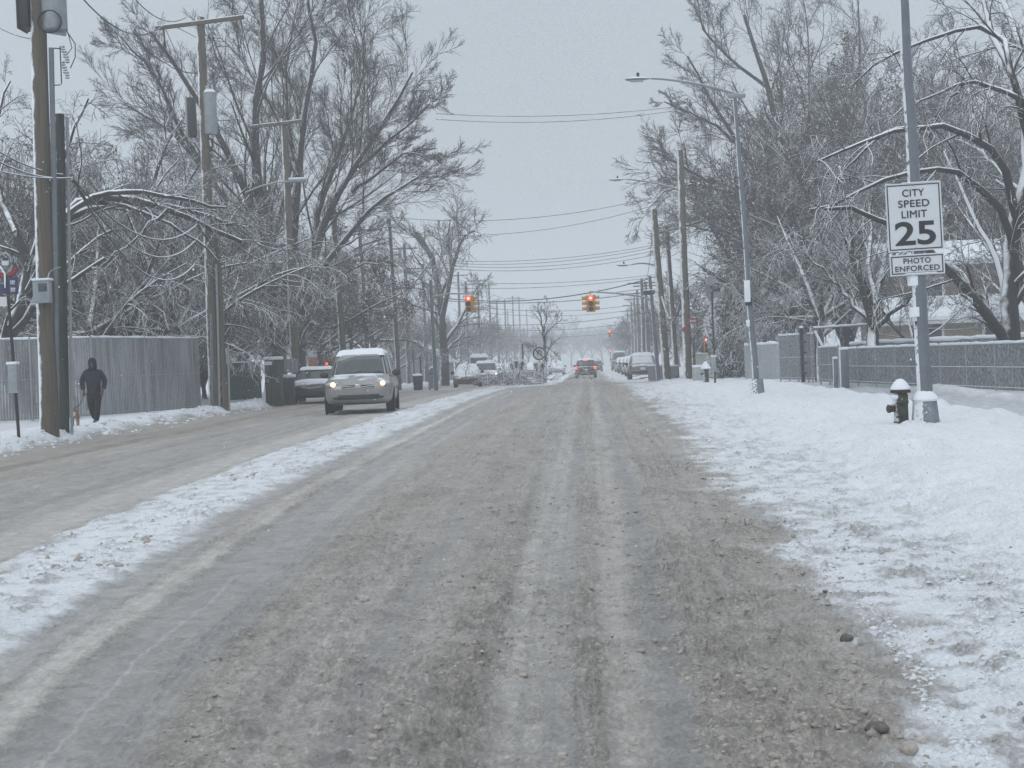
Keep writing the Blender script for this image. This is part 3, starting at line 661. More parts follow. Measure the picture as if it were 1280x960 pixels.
# ------------------------------------------------------------ planted repeats
rr = np.random.default_rng(44)
def grove(key, name, label, spots, group, s=(.9, 1.15), cat='tree'):
    for (x, Y, k) in spots:
        p = PX(x, 480, Y); plant(key, name, label, p, float(rr.random()*6.28), float(rr.uniform(*s))*k, group, cat)
# left thicket behind the grey fence
grove('brush', 'brushy_tree', 'upright twiggy reddish-brown brush tree in the thicket behind the tall grey fence', [
 (15,62,1.1),(60,66,1.12),(105,60,.92),(140,64,1.0),(175,60,.88),(205,66,.95),(235,62,.8),(120,72,1.15),(40,74,1.25),(185,76,1.05),(255,72,.88),(-20,58,1.15),(80,78,1.25),(-15,72,1.3)], 'brush trees behind the left fence')
grove('droop', 'laden_tree', 'low tree with drooping snow-covered twigs just behind the tall grey fence', [
 (110,55.5,1.0),(165,57,1.05),(215,58,1.1),(30,56,1.1),(140,61,1.2),(200,65,1.3),(240,72,1.3),(180,70,1.4)], 'drooping trees behind the left fence')
grove('medium', 'bare_tree', 'bare tree rising out of the thicket at the far left', [(30,82,1.0),(-10,68,1.05),(90,90,1.0)], 'tall trees in the left thicket')
grove('leafy', 'leafy_tree', 'tree still hung with withered brown leaves behind the green fence', [(300,84,.85),(335,90,.85),(400,100,.9),(440,104,.85),(270,76,.7)], 'brown leaved trees by the green fence')
grove('droop', 'laden_tree', 'snow-covered drooping tree at the roadside behind the silver minivan', [(340,98,1.1),(470,112,1.2),(300,92,1.2),(300,104,1.2)], 'drooping trees behind the minivan')
# right thicket
grove('medium', 'bare_tree', 'bare tree in the dense stand behind the low right fence', [(1060,84,1.45),(1130,78,1.4),(1190,84,1.5),(1250,76,1.4),(1100,96,1.7),(1210,96,1.7),(1290,90,1.6),(960,100,1.5)], 'tall trees behind the right fence')
grove('leafy', 'leafy_tree', 'tree with a scatter of brown leaves rising behind the right fence', [(1060,80,1.3),(1120,84,1.3),(1020,84,1.2)], 'brown leaved trees behind the right fence')
grove('droop', 'laden_tree', 'low snow-laden tree filling the gap behind the tall fence frame', [(1025,72,1.1),(1062,76,1.3),(990,80,1.2),(1100,82,1.4),(1150,82,1.4),(1220,82,1.4),(1000,92,1.3)], 'snow-laden trees by the fence frame')
grove('brush', 'brushy_tree', 'upright twiggy brush tree behind the beige house', [(1120,88,1.4),(1180,92,1.5),(1240,88,1.5),(1290,80,1.4),(1060,100,1.5)], 'brush trees behind the beige house')
grove('small', 'small_tree', 'small bare tree standing near the pale wall at the far right corner', [(905,98,1.2),(868,104,1.3)], 'small trees at the right corner')
# receding rows
grove('round', 'roadside_tree', 'bare roadside tree in the receding row on the left', [(500,132,.5),(530,150,.55),(470,140,.5),(572,165,.5),(596,190,.5),(440,125,.55)], 'trees receding on the left')
grove('smallfar', 'distant_tree', 'hazy distant tree in the receding row on the left', [(540,175,.85),(565,200,.9),(590,225,.9),(612,250,.95),(630,280,1.0),(648,310,1.0),(662,345,1.05),(676,380,1.1),(520,200,1.0),(600,270,1.1),(690,410,1.1),(640,350,1.2)], 'hazy trees on the left')
grove('round', 'roadside_tree', 'bare roadside tree in the receding row on the right', [(835,140,.5),(865,150,.6),(845,175,.55),(900,165,.7),(822,200,.55)], 'trees receding on the right')
grove('smallfar', 'distant_tree', 'hazy distant tree in the receding row on the right', [(812,190,.8),(806,215,.85),(800,240,.85),(796,270,.9),(790,300,.95),(784,335,.95),(778,370,1.0),(772,410,1.1),(850,220,1.1),(830,260,1.1),(880,200,1.1),(812,330,1.2)], 'hazy trees on the right')
grove('far', 'distant_tree', 'faint tree closing the view at the very end of the street', [(702,440,1.0),(715,470,.9),(728,480,.8),(741,480,.8),(754,470,.9),(765,450,1.0)], 'faint trees at the end of the street')

grove('medium', 'yard_tree', 'bare tree standing close in front of the beige house', [(1150,60,.5),(1292,60,.7)], 'trees in front of the beige house')
# clipped snowy evergreen
def evergreen(name, label, loc, h, r, seed, n=9000, cat='shrub'):
    g = np.random.default_rng(seed); t = thing(name, label, cat, loc)
    MB().tube([(0, 0, 0), (0, 0, h*.9)], [.07, .03], 8).build('trunk', M['bark'], t)
    z = g.random(n)**.8; a = g.random(n)*6.283
    prof = np.interp(z, [0, .12, .45, .8, 1], [.7, 1, .9, .5, .03])*r*(.9+.25*np.sin(a*3+z*7)+.12*np.sin(a*5+z*17))
    rad = prof*np.sqrt(.35+.65*g.random(n))
    P0 = np.stack([np.cos(a)*rad*.8, np.sin(a)*rad*.8, z*h+.05], 1)
    D = np.stack([np.cos(a), np.sin(a), .75+g.normal(0, .25, n)], 1)
    P, Rr = march(P0, D, np.full(n, .30), np.full(n, .05), 3, .25, .1, g, .6)
    V, Fq = tubes(P, Rr, 4); link(npmesh('foliage', V, Fq), 'foliage', M['evergreen'], t); return t
evergreen('evergreen_shrub', 'bulky cone-shaped evergreen dusted with snow beside the pale wall on the right', PX(915, 476, 76), 4.4, 1.55, 4, 12000)
evergreen('evergreen_shrub', 'slim pointed evergreen rising behind the bulky snowy one', PX(908, 470, 84), 5.0, .8, 5, 5000)
evergreen('evergreen_shrub', 'low rounded snowy bush behind the pale wall', PX(962, 470, 84), 1.9, 1.1, 6, 4000)

# fallen branches heaped on the median
def branch_heap(name, label, loc, n, w_, h_, seed):
    g = np.random.default_rng(seed); P0 = np.stack([g.normal(0, w_, n), g.normal(0, .7, n), g.random(n)*.3], 1)
    D = np.stack([g.normal(0, 1, n), g.normal(0, .4, n), .25+.5*g.random(n)], 1); D /= np.linalg.norm(D, axis=1, keepdims=True)
    P, Rr = march(P0, D, h_*(.6+.8*g.random(n)), np.full(n, .03), 6, .16, -.06, g, .6)
    P2, R2, L2 = spawn(P, Rr, plen(P), 9, g, .45, 42, K=4, wander=.2, up=-.02, rr=.6, rmin=.015)
    V, Fq = join([tubes(P, Rr, 5), tubes(P2, R2, 3)]); V[:, 2] = np.maximum(V[:, 2], .02)
    o = link(npmesh(name, V, Fq), name, M['laden']); o.location = loc; return tag(o, label, 'fallen branches')
branch_heap('fallen_branches', 'heap of fallen leafy branches caked with snow on the median below the road signs', PX(655, 486, 97), 60, 1.3, 1.5, 3)
branch_heap('fallen_branches', 'lower end of the snow-caked heap, left of the road signs', PX(630, 487, 96), 26, .5, 1.0, 4)
# ------------------------------------------------------------ small builders
def snowcap(b, pts, r, seed=0, n=7, mi=0):
    g = random.Random(seed); out = []; rs = []
    for i in range(len(pts)-1):
        a = Vector(pts[i]); c = Vector(pts[i+1]); k = max(2, int((c-a).length/.35))
        for j in range(k): out.append(a.lerp(c, j/k)+Vector((0, 0, g.uniform(-.2, .4)*r))); rs.append(r*g.uniform(.65, 1.25))
    out.append(Vector(pts[-1])); rs.append(r*.6); b.tube(out, rs, n, mi); return b
def panel(b, c, w_, h_, t=.004, mi=0, rot=None): return b.box(c, (w_, t, h_), rot=rot, mi=mi)
def arm_curve(a, b_, rise, n=9):
    a = Vector(a); b_ = Vector(b_); return [a.lerp(b_, i/n)+Vector((0, 0, rise*math.sin(math.pi*i/n*.5+0)*1.0 if False else rise*(1-(1-i/n)**2)-rise*(i/n))) for i in range(n+1)]
def lamp(parent, root, tip, rise=.5, matl='lampgrey', head=.75, r=.04, cell=True):
    """a curved arm with its cobra head, local coordinates"""
    root = Vector(root); tip = Vector(tip); pts = arm_curve(root, tip, rise)
    MB().tube(pts, [r*1.15-.4*r*i/9 for i in range(10)], 8).build('lamp_arm', M['lampgrey'], parent)
    d = (tip-root); s = -1 if d.x < 0 else 1
    h = MB(); L = head
    prof = [(-.02, .045), (.1*L, .06), (.3*L, .13), (.6*L, .16), (.85*L, .13), (.98*L, .05), (L, .01)]
    V = []; n = 12
    for x, rr_ in prof:
        for k in range(n):
            A = 2*math.pi*k/n; V.append(tip+Vector((s*x, rr_*math.cos(A), .42*rr_*math.sin(A)*(1 if math.sin(A) > 0 else .8))))
    Fs = [(i*n+k, i*n+(k+1) % n, (i+1)*n+(k+1) % n, (i+1)*n+k) for i in range(len(prof)-1) for k in range(n)]
    h.add(V, Fs+[tuple(range(n)), tuple(range((len(prof)-1)*n, len(prof)*n))]); hd = h.build('lamp_head', M[matl], parent)
    MB().box(tip+Vector((s*.55*L, 0, -.055)), (.36, .2, .03), ch=.01).build('lens', M['lens'], hd)
    if cell: MB().lathe([(.035, 0), (.045, .03), (.045, .10), (.02, .13)], tip+Vector((s*.5*L, 0, .06)), 8).build('photocell', M['dark'], hd)
def shaft_between(name, parent, p0, p1, r0, r1, mt, n=12):
    p0 = Vector(p0); p1 = Vector(p1); g = random.Random(int(abs(p0.x*91+p1.z*37)))
    pts = [p0.lerp(p1, i/8)+Vector((g.uniform(-.012, .012), 0, 0))*(0 < i < 8) for i in range(9)]
    return MB().tube(pts, [r0+(r1-r0)*i/8 for i in range(9)], n).build(name, mt, parent)
def insulator(parent, c, s=1.0, name='insulator', up=1):
    return MB().lathe([(.025*s, 0), (.07*s, .03*s*up), (.03*s, .06*s*up), (.07*s, .10*s*up), (.03*s, .13*s*up), (.06*s, .17*s*up), (.02*s, .21*s*up)], c, 8).build(name, M['grey'], parent)
def wood(name, label, xb, yb, xt, yt, r0, r1, Y=None, mt='pole', group=None, cat='pole'):
    base = PX(xb, yb, Y) if Y else gnd(xb, yb); t = thing(name, label, cat, base, 0, group)
    top = at(xt, yt, base.y)-base; shaft_between('shaft', t, (0, 0, -.2), top, r0, r1, M[mt]); return t, base, top
def crossarm(t, c, w_, tilt=0, mt='pole', n=3, dy=-.16):
    c = Vector(c)+Vector((0, dy, 0)); rot = Matrix.Rotation(tilt, 3, 'Y')
    b = MB(); b.box(c, (w_, .10, .12), rot=rot); x = b.build('crossarm', M[mt], t, smooth=False, bevel=.01)
    MB().box(c+Vector((0, 0, .075)), (w_*.97, .09, .035), rot=rot).build('snow_cap', M['snow'], x, bevel=.015)
    for i in range(n):
        f = -w_*.46+w_*.92*i/(n-1) if n > 1 else 0
        insulator(x, c+rot@Vector((f, 0, .06)), .9)
    MB().tube([c+rot@Vector((-w_*.28, .05, 0)), c+Vector((0, .12, -.55))], .018, 6).tube([c+rot@Vector((w_*.28, .05, 0)), c+Vector((0, .12, -.55))], .018, 6).build('brace', M['grey'], x)
    return x
def can(parent, c, r, h, mt='grey', name='transformer'):
    c = Vector(c); o = MB().lathe([(r*.9, -h/2), (r, -h/2+.04), (r, h/2-.06), (r*1.04, h/2-.05), (r*1.04, h/2), (r*.6, h/2+.06), (.02, h/2+.09)], c, 18).build(name, M[mt], parent)
    MB().lathe([(r*.95, h/2+.02), (r*.7, h/2+.10), (.02, h/2+.13)], c, 14).build('snow_cap', M['snow'], o)
    for s in (-.4, .45): insulator(o, c+Vector((r*s, -.02, h/2+.05)), .9, 'bushing')
    return o
def cable(p, q, sag, label, r=.011, snow=False, group=None, n=18, name='overhead_cable'):
    p = Vector(p); q = Vector(q); m_ = p.lerp(q, .5)
    pts = [p.lerp(q, i/n)-Vector((0, 0, sag*4*(i/n)*(1-i/n)))-p for i in range(n+1)]
    o = MB().tube(pts, r, 5).build(name, M['wire_snow' if snow else 'wire']); o.location = p
    return tag(o, label, 'cable', group)

# ------------------------------------------------------------ left utility poles
tA, bA, topA = wood('utility_pole', 'thickest brown wooden utility pole at the left, carrying a grey meter box and a transformer', 62, 545, 46, -70, .215, .165, mt='pole')
YA = bA.y; lA = lambda x, y, dy=0: at(x, y, YA+dy)-bA
can(tA, lA(67, -6), .27, 1.55, 'grey')
cb = MB(); cb.box(lA(32, 0), (.26, .5, 1.3), ch=.02); cb.box(lA(26.5, 0), (.05, .56, 1.36), ch=.01); eqp = cb.build('switch_cabinet', M['dark'], tA)
MB().box(lA(38, 29), (.36, .1, .08)).build('bracket', M['dark'], tA)
for k in range(5): MB().tube([lA(67, 30)+Vector((.26*math.cos(a), -.22-.012*k, .24*math.sin(a))) for a in np.linspace(0, 6.283, 22)], .014, 5).build('cable_coil', M['dark'], tA)
MB().tube([lA(60, 40), lA(82, 42)], [.03, .06], 8).build('bracket', M['grey'], tA)
MB().tube([lA(62, 60), lA(80, 61)], .014, 6).tube([lA(75, 58), lA(77, 105)], .014, 6).tube([lA(63, 107), lA(76, 106)], .012, 6).build('rack', M['dark'], tA)
for i in range(6): insulator(tA, lA(79+2.6*(i % 3), 66+i*6.5), .8)
MB().tube([lA(73, -5), lA(64, 22)], .013, 5).tube([lA(78, 24), lA(84, 40), lA(94, 55), lA(94, 72), lA(88, 85)], .012, 5).tube([lA(76, 0), lA(80, 25), lA(86, 45), lA(90, 60), lA(84, 68)], .010, 5).build('drop_lead', M['dark'], tA)
mb = MB().box(lA(53, 364, -.28), (.37, .2, .52), ch=.02).build('meter_box', M['grey'], tA)
MB().box(lA(53, 359, -.39), (.19, .02, .18), ch=.006).build('window', M['window'], mb)
MB().box(lA(53, 349.5, -.29), (.42, .26, .05), ch=.02).build('snow_cap', M['snow'], mb)
MB().tube([lA(60, 347, -.25), lA(62, 340, -.2), lA(70, 335, -.15), lA(76, 334, -.1)], .013, 6).build('lead', M['grey'], tA)
MB().tube([lA(71, 545, .04), lA(70, 400, .02), lA(68, 250), lA(64, 60)], .06, 8).build('conduit', M['galv'], tA)
tS, bS, topS = wood('stub_pole', 'shorter green-tinted wooden stub pole standing against the thick brown utility pole', 79.5, 545.5, 74, 143, .135, .112, mt='pole_green')
MB().lathe([(.15, 0), (.12, .05), (.02, .08)], topS, 12).build('snow_cap', M['snow'], tS)
lS = lambda x, y, dy=0: at(x, y, bS.y+dy)-bS
MB().tube([lS(90, 545), lS(87, 330), lS(84, 150)], .035, 8).build('conduit', M['grey'], tS)
MB().tube([lS(73, 545), lS(71, 380), lS(70, 200)], .028, 8).build('ground_wire_guard', M['galv'], tS)

YB = 51
tB, bB, topB = wood('utility_pole', 'tall wooden utility pole with one wide crossarm and a pale transformer halfway up', 269, 519, 250, 22, .19, .15, Y=YB)
lB = lambda x, y, dy=0: at(x, y, bB.y+dy)-bB
crossarm(tB, lB(251, 30), 3.05, R(-4.3)+0, n=3)
can(tB, lB(263, 142, -.05), .22, 1.4, 'grey'); MB().box(lB(239.5, 147), (.24, .45, 1.3), ch=.02).build('switch_cabinet', M['dark'], tB); MB().box(lB(235.5, 147), (.06, .5, 1.36), ch=.01).build('cabinet_door', M['lampgrey'], tB)
MB().tube([lB(205, 36, -.2), lB(207, 60, -.3), lB(213, 78, -.2), lB(230, 90), lB(247, 92)], .018, 6).tube([lB(203, 34, -.2), lB(206, 48, -.3), lB(204, 66, -.2)], .025, 6).build('drop_lead', M['dark'], tB)
MB().tube([lB(264, 174, .1), lB(266, 182, .1), lB(262, 190, .1)], .04, 6).build('cable_coil', M['dark'], tB)
MB().tube([lB(266, 519, -.2), lB(264, 392, -.2)], .045, 8).build('conduit', M['galv'], tB)
tB2, bB2, _ = wood('stub_pole', 'rough shorter wooden pole strapped right of the crossarm pole with the broken bough', 281, 519, 270, 285, .14, .12, Y=YB+.1)
lB2 = lambda x, y, dy=0: at(x, y, bB2.y+dy)-bB2
MB().tube([lB2(274.5, 519, -.2), lB2(272, 395, -.2), lB2(270, 330, -.2)], .04, 8).build('conduit', M['grey'], tB2)
MB().tube([lB2(287, 519, 0), lB2(285, 430, 0)], .035, 8).build('conduit', M['grey'], tB2)

tC, bC, topC = wood('utility_pole', 'wooden utility pole with a narrow crossarm and a snow-capped street lamp', 371, 505, 355, 148, .2, .14, Y=65)
lC = lambda x, y, dy=0: at(x, y, bC.y+dy)-bC
crossarm(tC, lC(346, 156), 2.35, R(-4), n=3)
tip = lC(372, 226, -.4); MB().tube([lC(306, 241, -1.2), lC(325, 233, -1), lC(345, 228, -.7), lC(362, 227, -.5)], [.03, .035, .04, .04], 8).build('lamp_arm', M['lampgrey'], tC)
hd = MB().box(tip, (.72, .3, .15), ch=.05).build('lamp_head', M['lampgrey'], tC); MB().box(tip+Vector((0, 0, .09)), (.74, .3, .08), ch=.03).build('snow_cap', M['snow'], hd)
tD, bD, topD = wood('utility_pole', 'wooden pole leaning slightly left with brackets at its top, above the silver minivan', 433, 500, 415, 247, .2, .15, Y=80)
lD = lambda x, y: at(x, y, bD.y)-bD
for x, y in ((417, 249), (421, 266), (423, 318)): MB().box(lD(x, y), (.35, .12, .1), ch=.02).build('bracket', M['dark'], tD); insulator(tD, lD(x+3, y-1), .9)
tE, bE, topE = wood('utility_pole', 'farther pole with a full crossarm just right of the pole above the minivan', 462, 485, 449, 284, .18, .13, Y=104, mt='pole_far')
crossarm(tE, at(450, 289, bE.y)-bE, 2.9, R(-2), n=3, mt='pole_far')
MB().tube([at(428, 321, bE.y)-bE, at(455, 306, bE.y)-bE, at(475, 300, bE.y)-bE], .07, 6).build('side_arm', M['pole_far'], tE)
tF, bF, topF = wood('utility_pole', 'slim grey utility pole behind the minivan, left of the pale house', 499, 487, 486, 273, .17, .12, Y=96, mt='pole_far')
MB().tube([topF-Vector((.3, 0, .3)), topF-Vector((.7, 0, 1.0))], .03, 6).build('side_arm', M['dark'], tF)
far_l = [(511, 128, 305), (533, 138, 330), (548, 150, 352), (577, 172, 340), (586, 185, 352), (601, 200, 347), (615, 215, 353), (624, 236, 376), (634, 258, 374), (644, 282, 370), (652, 300, 371), (637, 330, 388), (661, 345, 386)]
def far_pole(x, Y, yt, side, lamp_=False):
    b = PX(x, 470, Y); tp = at(x-.038*(465-yt)*1.0, yt, Y)-b
    t = thing('distant_pole', 'hazy utility pole in the row receding down the %s side' % side, 'pole', b, 0, 'utility poles receding on the %s' % side)
    shaft_between('shaft', t, (0, 0, -.2), tp, .19, .14, M['pole_far'], 8)
    MB().box(tp+Vector((0, -.15, -.4)), (2.3, .1, .12)).build('crossarm', M['pole_far'], t, smooth=False)
    return t
for x, Y, yt in far_l: far_pole(x, Y, yt, 'left')
for x, Y, yt in [(806, 128, 348), (811, 140, 352), (800, 160, 362), (796, 185, 370), (792, 210, 378), (787, 245, 386), (781, 285, 395)]: far_pole(x, Y, yt, 'right')

# ------------------------------------------------------------ right poles and lamps
def steel_lamp(label, xb, yb, xt, yt, root, tipxy, r0, r1, rise, Y=None, dy=0, box=True):
    base = PX(xb, yb, Y) if Y else gnd(xb, yb); t = thing('street_lamp', label, 'street lamp', base, 0); YY = base.y
    shaft_between('shaft', t, (0, 0, -.05), at(xt, yt, YY)-base, r0, r1, M['galv'], 8)
    lamp(t, at(*root, YY)-base, at(*tipxy, YY+dy)-base, rise)
    return t, base
# post with the speed limit sign (its lamp is out of frame above)
base = gnd(1157, 528); tP = thing('street_lamp', 'near grey steel lamp post with a flared snow-capped base box, holding the speed limit sign', 'street lamp', base); YP = base.y
lP = lambda x, y, dy=0: at(x, y, YP+dy)-base
top = lP(1126, -60); shaft_between('shaft', tP, lP(1157, 500), top, .125, .078, M['galv'], 8)
top2 = lP(1112, -330); shaft_between('upper_shaft', tP, top, top2, .078, .06, M['galv'], 8); lamp(tP, top2-Vector((0, 0, .4)), top2+Vector((-2.4, 0, .35)), .3)
bx = MB(); V = []; 
for z, w_ in ((-.1, .40), (.0, .40), (.36, .335)):
    for k in range(8): A = math.pi/4*k+math.pi/8; V.append((w_*.56*math.cos(A)*1.02, w_*.56*math.sin(A), z))
bx.add(V, [(i*8+k, i*8+(k+1) % 8, (i+1)*8+(k+1) % 8, (i+1)*8+k) for i in range(2) for k in range(8)]+[tuple(range(16, 24))])
bxo = bx.build('base_box', M['concdark'], tP, bevel=.01)
MB().lathe([(.20, .345), (.215, .375), (.20, .42), (.15, .48), (.09, .53), (.04, .55)], (0, 0, 0), 16).build('snow_cap', M['snow'], bxo)
for y0, y1 in ((345, 357), (384, 396)):
    MB().tube([lP(1142.3+(y0-345)*.06, y0), lP(1142.3+(y1-345)*.06, y1)], .108, 12).build('strap', M['snow'], tP)
MB().ball(lP(1145, 403, -.12), .022, n=6).build('bolt', M['dark'], tP)
def steel_base(t, h=.42, r=.23): return MB().lathe([(r, -.1), (r, 0), (r*.82, h)], (0, 0, 0), 8).build('base_box', M['concdark'], t)
t2, b2_ = steel_lamp('second steel street lamp on the right, its arm lost in the big spreading tree', 946, 492, 918, 118, (921, 118), (814, 98), .10, .055, .35)
l2 = lambda x, y, dy=0: at(x, y, b2_.y+dy)-b2_
steel_base(t2)
s_ = MB().box(l2(934, 364, -.16), (.17, .05, .62), ch=.01).build('sign_back', M['snow'], t2); MB().box(l2(936, 377, -.15), (.19, .06, .22), ch=.01).build('dark_placard', M['ink'], t2)
MB().box(l2(935, 404, -.15), (.11, .10, .2), ch=.03).build('snow_clump', M['snow'], t2)
MB().box(l2(921, 120), (.5, .12, .12), ch=.03).build('arm_bracket', M['lampgrey'], t2)
# wooden pole with a lamp arm
tG, bG, topG = wood('utility_pole', 'tall wooden pole with a street lamp arm beside the right black bus stop pole', 860, 476, 850, 188, .23, .16, Y=78)
lG = lambda x, y, dy=0: at(x, y, bG.y+dy)-bG
lamp(tG, lG(849, 237), lG(783, 224), .35, head=.9, r=.05)
MB().box(lG(866, 401, -.25), (.55, .03, .28), ch=.004).build('red_placard', M['redsign'], tG)
for i in range(4): MB().box(lG(863.3+i*1.9, 401.2, -.28), (.045, .01, .12)).build('white_mark', M['plate'], tG)
MB().lathe([(.17, -.02), (.17, .02)], lG(857, 412, -.25), 16, axis='Y').build('round_placard', M['redsign'], tG)
tH, bH, _ = wood('utility_pole', 'wooden pole leaning left in front of the right hand row, nearest the mast arm', 834, 476, 817, 262, .22, .17, Y=83)
tI, bI, _ = wood('utility_pole', 'thin wooden pole just right of the leaning pole by the mast arm', 846, 474, 833, 284, .17, .13, Y=90, mt='pole_far')
lH = lambda x, y: at(x, y, bH.y)-bH
lamp(tH, lH(822, 333), lH(789, 331), .5, head=.8, r=.05)
for x, y, l_ in ((820, 475, .9), (838, 472, .75)): 
    p = PX(x, y, 86); t = thing('utility_cabinet', 'squat snowy grey cabinet %s the leaning wooden pole' % ('left of' if x < 830 else 'right of'), 'cabinet', p); MB().box((0, 0, l_*.45), (.85, .6, l_*.9), ch=.03).build('body', M['slate'], t); MB().box((0, 0, l_*.9+.04), (.9, .65, .09), ch=.03).build('snow_cap', M['snow'], t)

# ------------------------------------------------------------ speed limit signs
def lean_sign(name, label, cat, x, y, w_, h_, dy, tilt):
    p = at(x, y, YP+dy); t = thing(name, label, cat, p); t.rotation_euler = (0, tilt, R(-3)); 
    MB().box((0, .004, 0), (w_, .006, h_), ch=.001).build('panel', M['plate'], t, smooth=False)
    fr = MB(); k = .018; e = .024
    for sx in (-1, 1): fr.box((sx*(w_/2-e-k/2), -.0015, 0), (k, .003, h_-2*e))
    for sz in (-1, 1): fr.box((0, -.0022, sz*(h_/2-e-k/2)), (w_-2*e-2*k+.001, .003, k))
    fr.build('border', M['ink'], t, smooth=False); return t
LN = R(-1.0)
sg = lean_sign('speed_limit_sign', 'white rectangular speed limit sign reading CITY SPEED LIMIT 25 on the near lamp post', 'road sign', 1143, 271, .875, 1.09, -.13, LN)
def thicken(me, k):
    if not k: return
    bm = bmesh.new(); bm.from_mesh(me); src = list(bm.verts)+list(bm.edges)+list(bm.faces)
    for i, (dx, dy) in enumerate(((k, 0), (-k, 0), (0, k), (0, -k))):
        g = bmesh.ops.duplicate(bm, geom=src); bmesh.ops.translate(bm, verts=[v for v in g['geom'] if isinstance(v, bmesh.types.BMVert)], vec=(dx, dy, .0004*(i+1)))
    bm.to_mesh(me); bm.free()
def fitted(tx, w_, h_, z, par, bo):
    o = lettering(tx, 1, (0, -.004, z), par, M['ink'], bold=0 if len(tx) > 2 else bo, sp=1.06 if len(tx) > 2 else 1.0); thicken(o.data, .016 if len(tx) > 2 else .0); co = np.array([v.co[:] for v in o.data.vertices]); lo = co.min(0); hi = co.max(0)
    o.data.transform(Matrix.Translation((-(lo[0]+hi[0])/2, -(lo[1]+hi[1])/2, 0))); o.scale = (w_/(hi[0]-lo[0]), h_/(hi[1]-lo[1]), 1); return o
for tx, w_, h_, z, bo in (('CITY', .345, .118, .385, .012), ('SPEED', .49, .118, .215, .012), ('LIMIT', .40, .118, .045, .012), ('25', .64, .385, -.262, .022)): fitted(tx, w_, h_, z, sg, bo)
for z in (.5, -.5): MB().lathe([(.012, -.01), (.012, 0)], (0, 0, z), 8, axis='Y').build('bolt', M['grey'], sg)
MB().box((-.38, -.002, .547), (.1, .02, .012), ch=.004).box((.12, 0, .549), (.6, .018, .014), ch=.005).build('snow_cap', M['snow'], sg)
sg2 = lean_sign('enforcement_sign', 'small white sign reading PHOTO ENFORCED right under the speed limit sign', 'road sign', 1146.6, 330.5, .86, .335, -.13, LN)
fitted('PHOTO', .43, .088, .062, sg2, .006); fitted('ENFORCED', .70, .088, -.06, sg2, .006)
MB().box((.05, -.003, -.142), (.5, .012, .018), ch=.005).build('snow_cap', M['snow'], sg2)

# ------------------------------------------------------------ hydrant
hb_ = gnd(1127, 529); tH_ = thing('fire_hydrant', 'dark fire hydrant with a pointed snow cap beside the base of the near lamp post', 'fire hydrant', hb_)
MB().lathe([(.15, -.15), (.15, 0), (.125, .02), (.115, .06), (.112, .30), (.125, .33), (.125, .36), (.115, .38), (.118, .45), (.10, .50)], (0, 0, 0), 18).build('barrel', M['hydrant'], tH_)
MB().lathe([(.155, .49), (.165, .51), (.16, .535), (.10, .57), (.03, .58)], (0, 0, 0), 18).build('bonnet', M['hyd_rust'], tH_)
MB().lathe([(.14, .53), (.158, .555), (.145, .60), (.10, .665), (.055, .705), (.015, .72)], (0, 0, 0), 18).build('snow_cap', M['snow'], tH_)
for s, z in ((-1, .24),): 
    o = MB().lathe([(.055, -.10), (.055, -.17), (.068, -.18), (.068, -.22), (.03, -.24)], (0, -.03, z), 10, axis='X').build('nozzle_cap', M['hyd_rust'], tH_)
    MB().ball((-.17, -.03, z+.075), .05, (1.2, 1, .6), 8, jit=.2).build('snow_cap', M['snow'], o)
o = MB().lathe([(.075, -.10), (.075, -.17), (.085, -.18), (.085, -.20), (.03, -.22)], (-.02, 0, .2), 10, axis='Y').build('nozzle_cap', M['hydrant'], tH_)
MB().lathe([(.025, .57), (.025, .62)], (0, 0, 0), 5).build('operating_nut', M['dark'], tH_)
MB().ball((-.10, -.04, .42), .08, (.9, .9, .7), 8, jit=.25).build('snow_clump', M['snow'], tH_)
def mound(name, x, y, r, h, label, dx=0, dyy=0):
    p = gnd(x, y); b = MB(); b.ball((0, 0, 0), 1, (r, r*.8, h), 12, jit=.1); o = b.build(name, M['snow'], sub=1); o.location = p+Vector((dx, dyy, -.02)); return tag(o, label, 'snow mound')

# ------------------------------------------------------------ fences
def slat_fence(name, label, pts, h, mt, slat=.085, post=2.4, capr=.035, frame=None, z0=0, postm='grey', proud=.03):
    A = pts[0].copy(); t = thing(name, label, 'fence', A); g = random.Random(int(A.x*10)); pan = MB(); posts = []; acc = 0
    for a, b in zip(pts[:-1], pts[1:]):
        d = b-a; L = d.xy.length; u = Vector((d.x, d.y, 0)).normalized(); rz = math.atan2(u.y, u.x); k = int(L/slat)
        for i in range(k):
            p = a+u*((i+.5)*slat); z = float(hgt(p.x, p.y))+.03
            j = g.uniform(-.004, .004)
            pan.box((p.x-A.x, p.y-A.y+j, z-A.z+h/2), (slat*.86, .014, h-.04), rz=rz)
        for i in range(int(L/post)+1): posts.append(a+u*min(L, i*post))
        for hz_ in (.12, h*.5, h-.04):
            q0 = a-A; q1 = b-A; q0.z = float(hgt(a.x, a.y))-A.z+hz_; q1.z = float(hgt(b.x, b.y))-A.z+hz_
            if hz_ > h*.9: MB().tube([q0, q1], .025, 8).build('top_rail', M[postm], t); capp = (q0+Vector((0, 0, .03)), q1+Vector((0, 0, .03))); snowcap(MB(), capp, capr, i).build('snow_cap', M['snow'], t)
            else: MB().tube([q0+Vector((0, -.02, 0)), q1+Vector((0, -.02, 0))], .012, 6).build('tension_wire', M[postm], t)
    pan.build('slat_panel', M[mt], t, smooth=False)
    for p in posts:
        z = float(hgt(p.x, p.y))-A.z; MB().tube([(p.x-A.x, p.y-A.y-proud, z-.1), (p.x-A.x, p.y-A.y-proud, z+h+.02)], .03, 8).build('post', M[postm], t)
    return t
F0, F1, F2 = gnd(-90, 534), gnd(118, 522), gnd(252, 511)
slat_fence('slatted_fence', 'tall pale grey slatted fence behind the walking person', [F0, F1, F2], 2.45, 'fence', post=3.0)
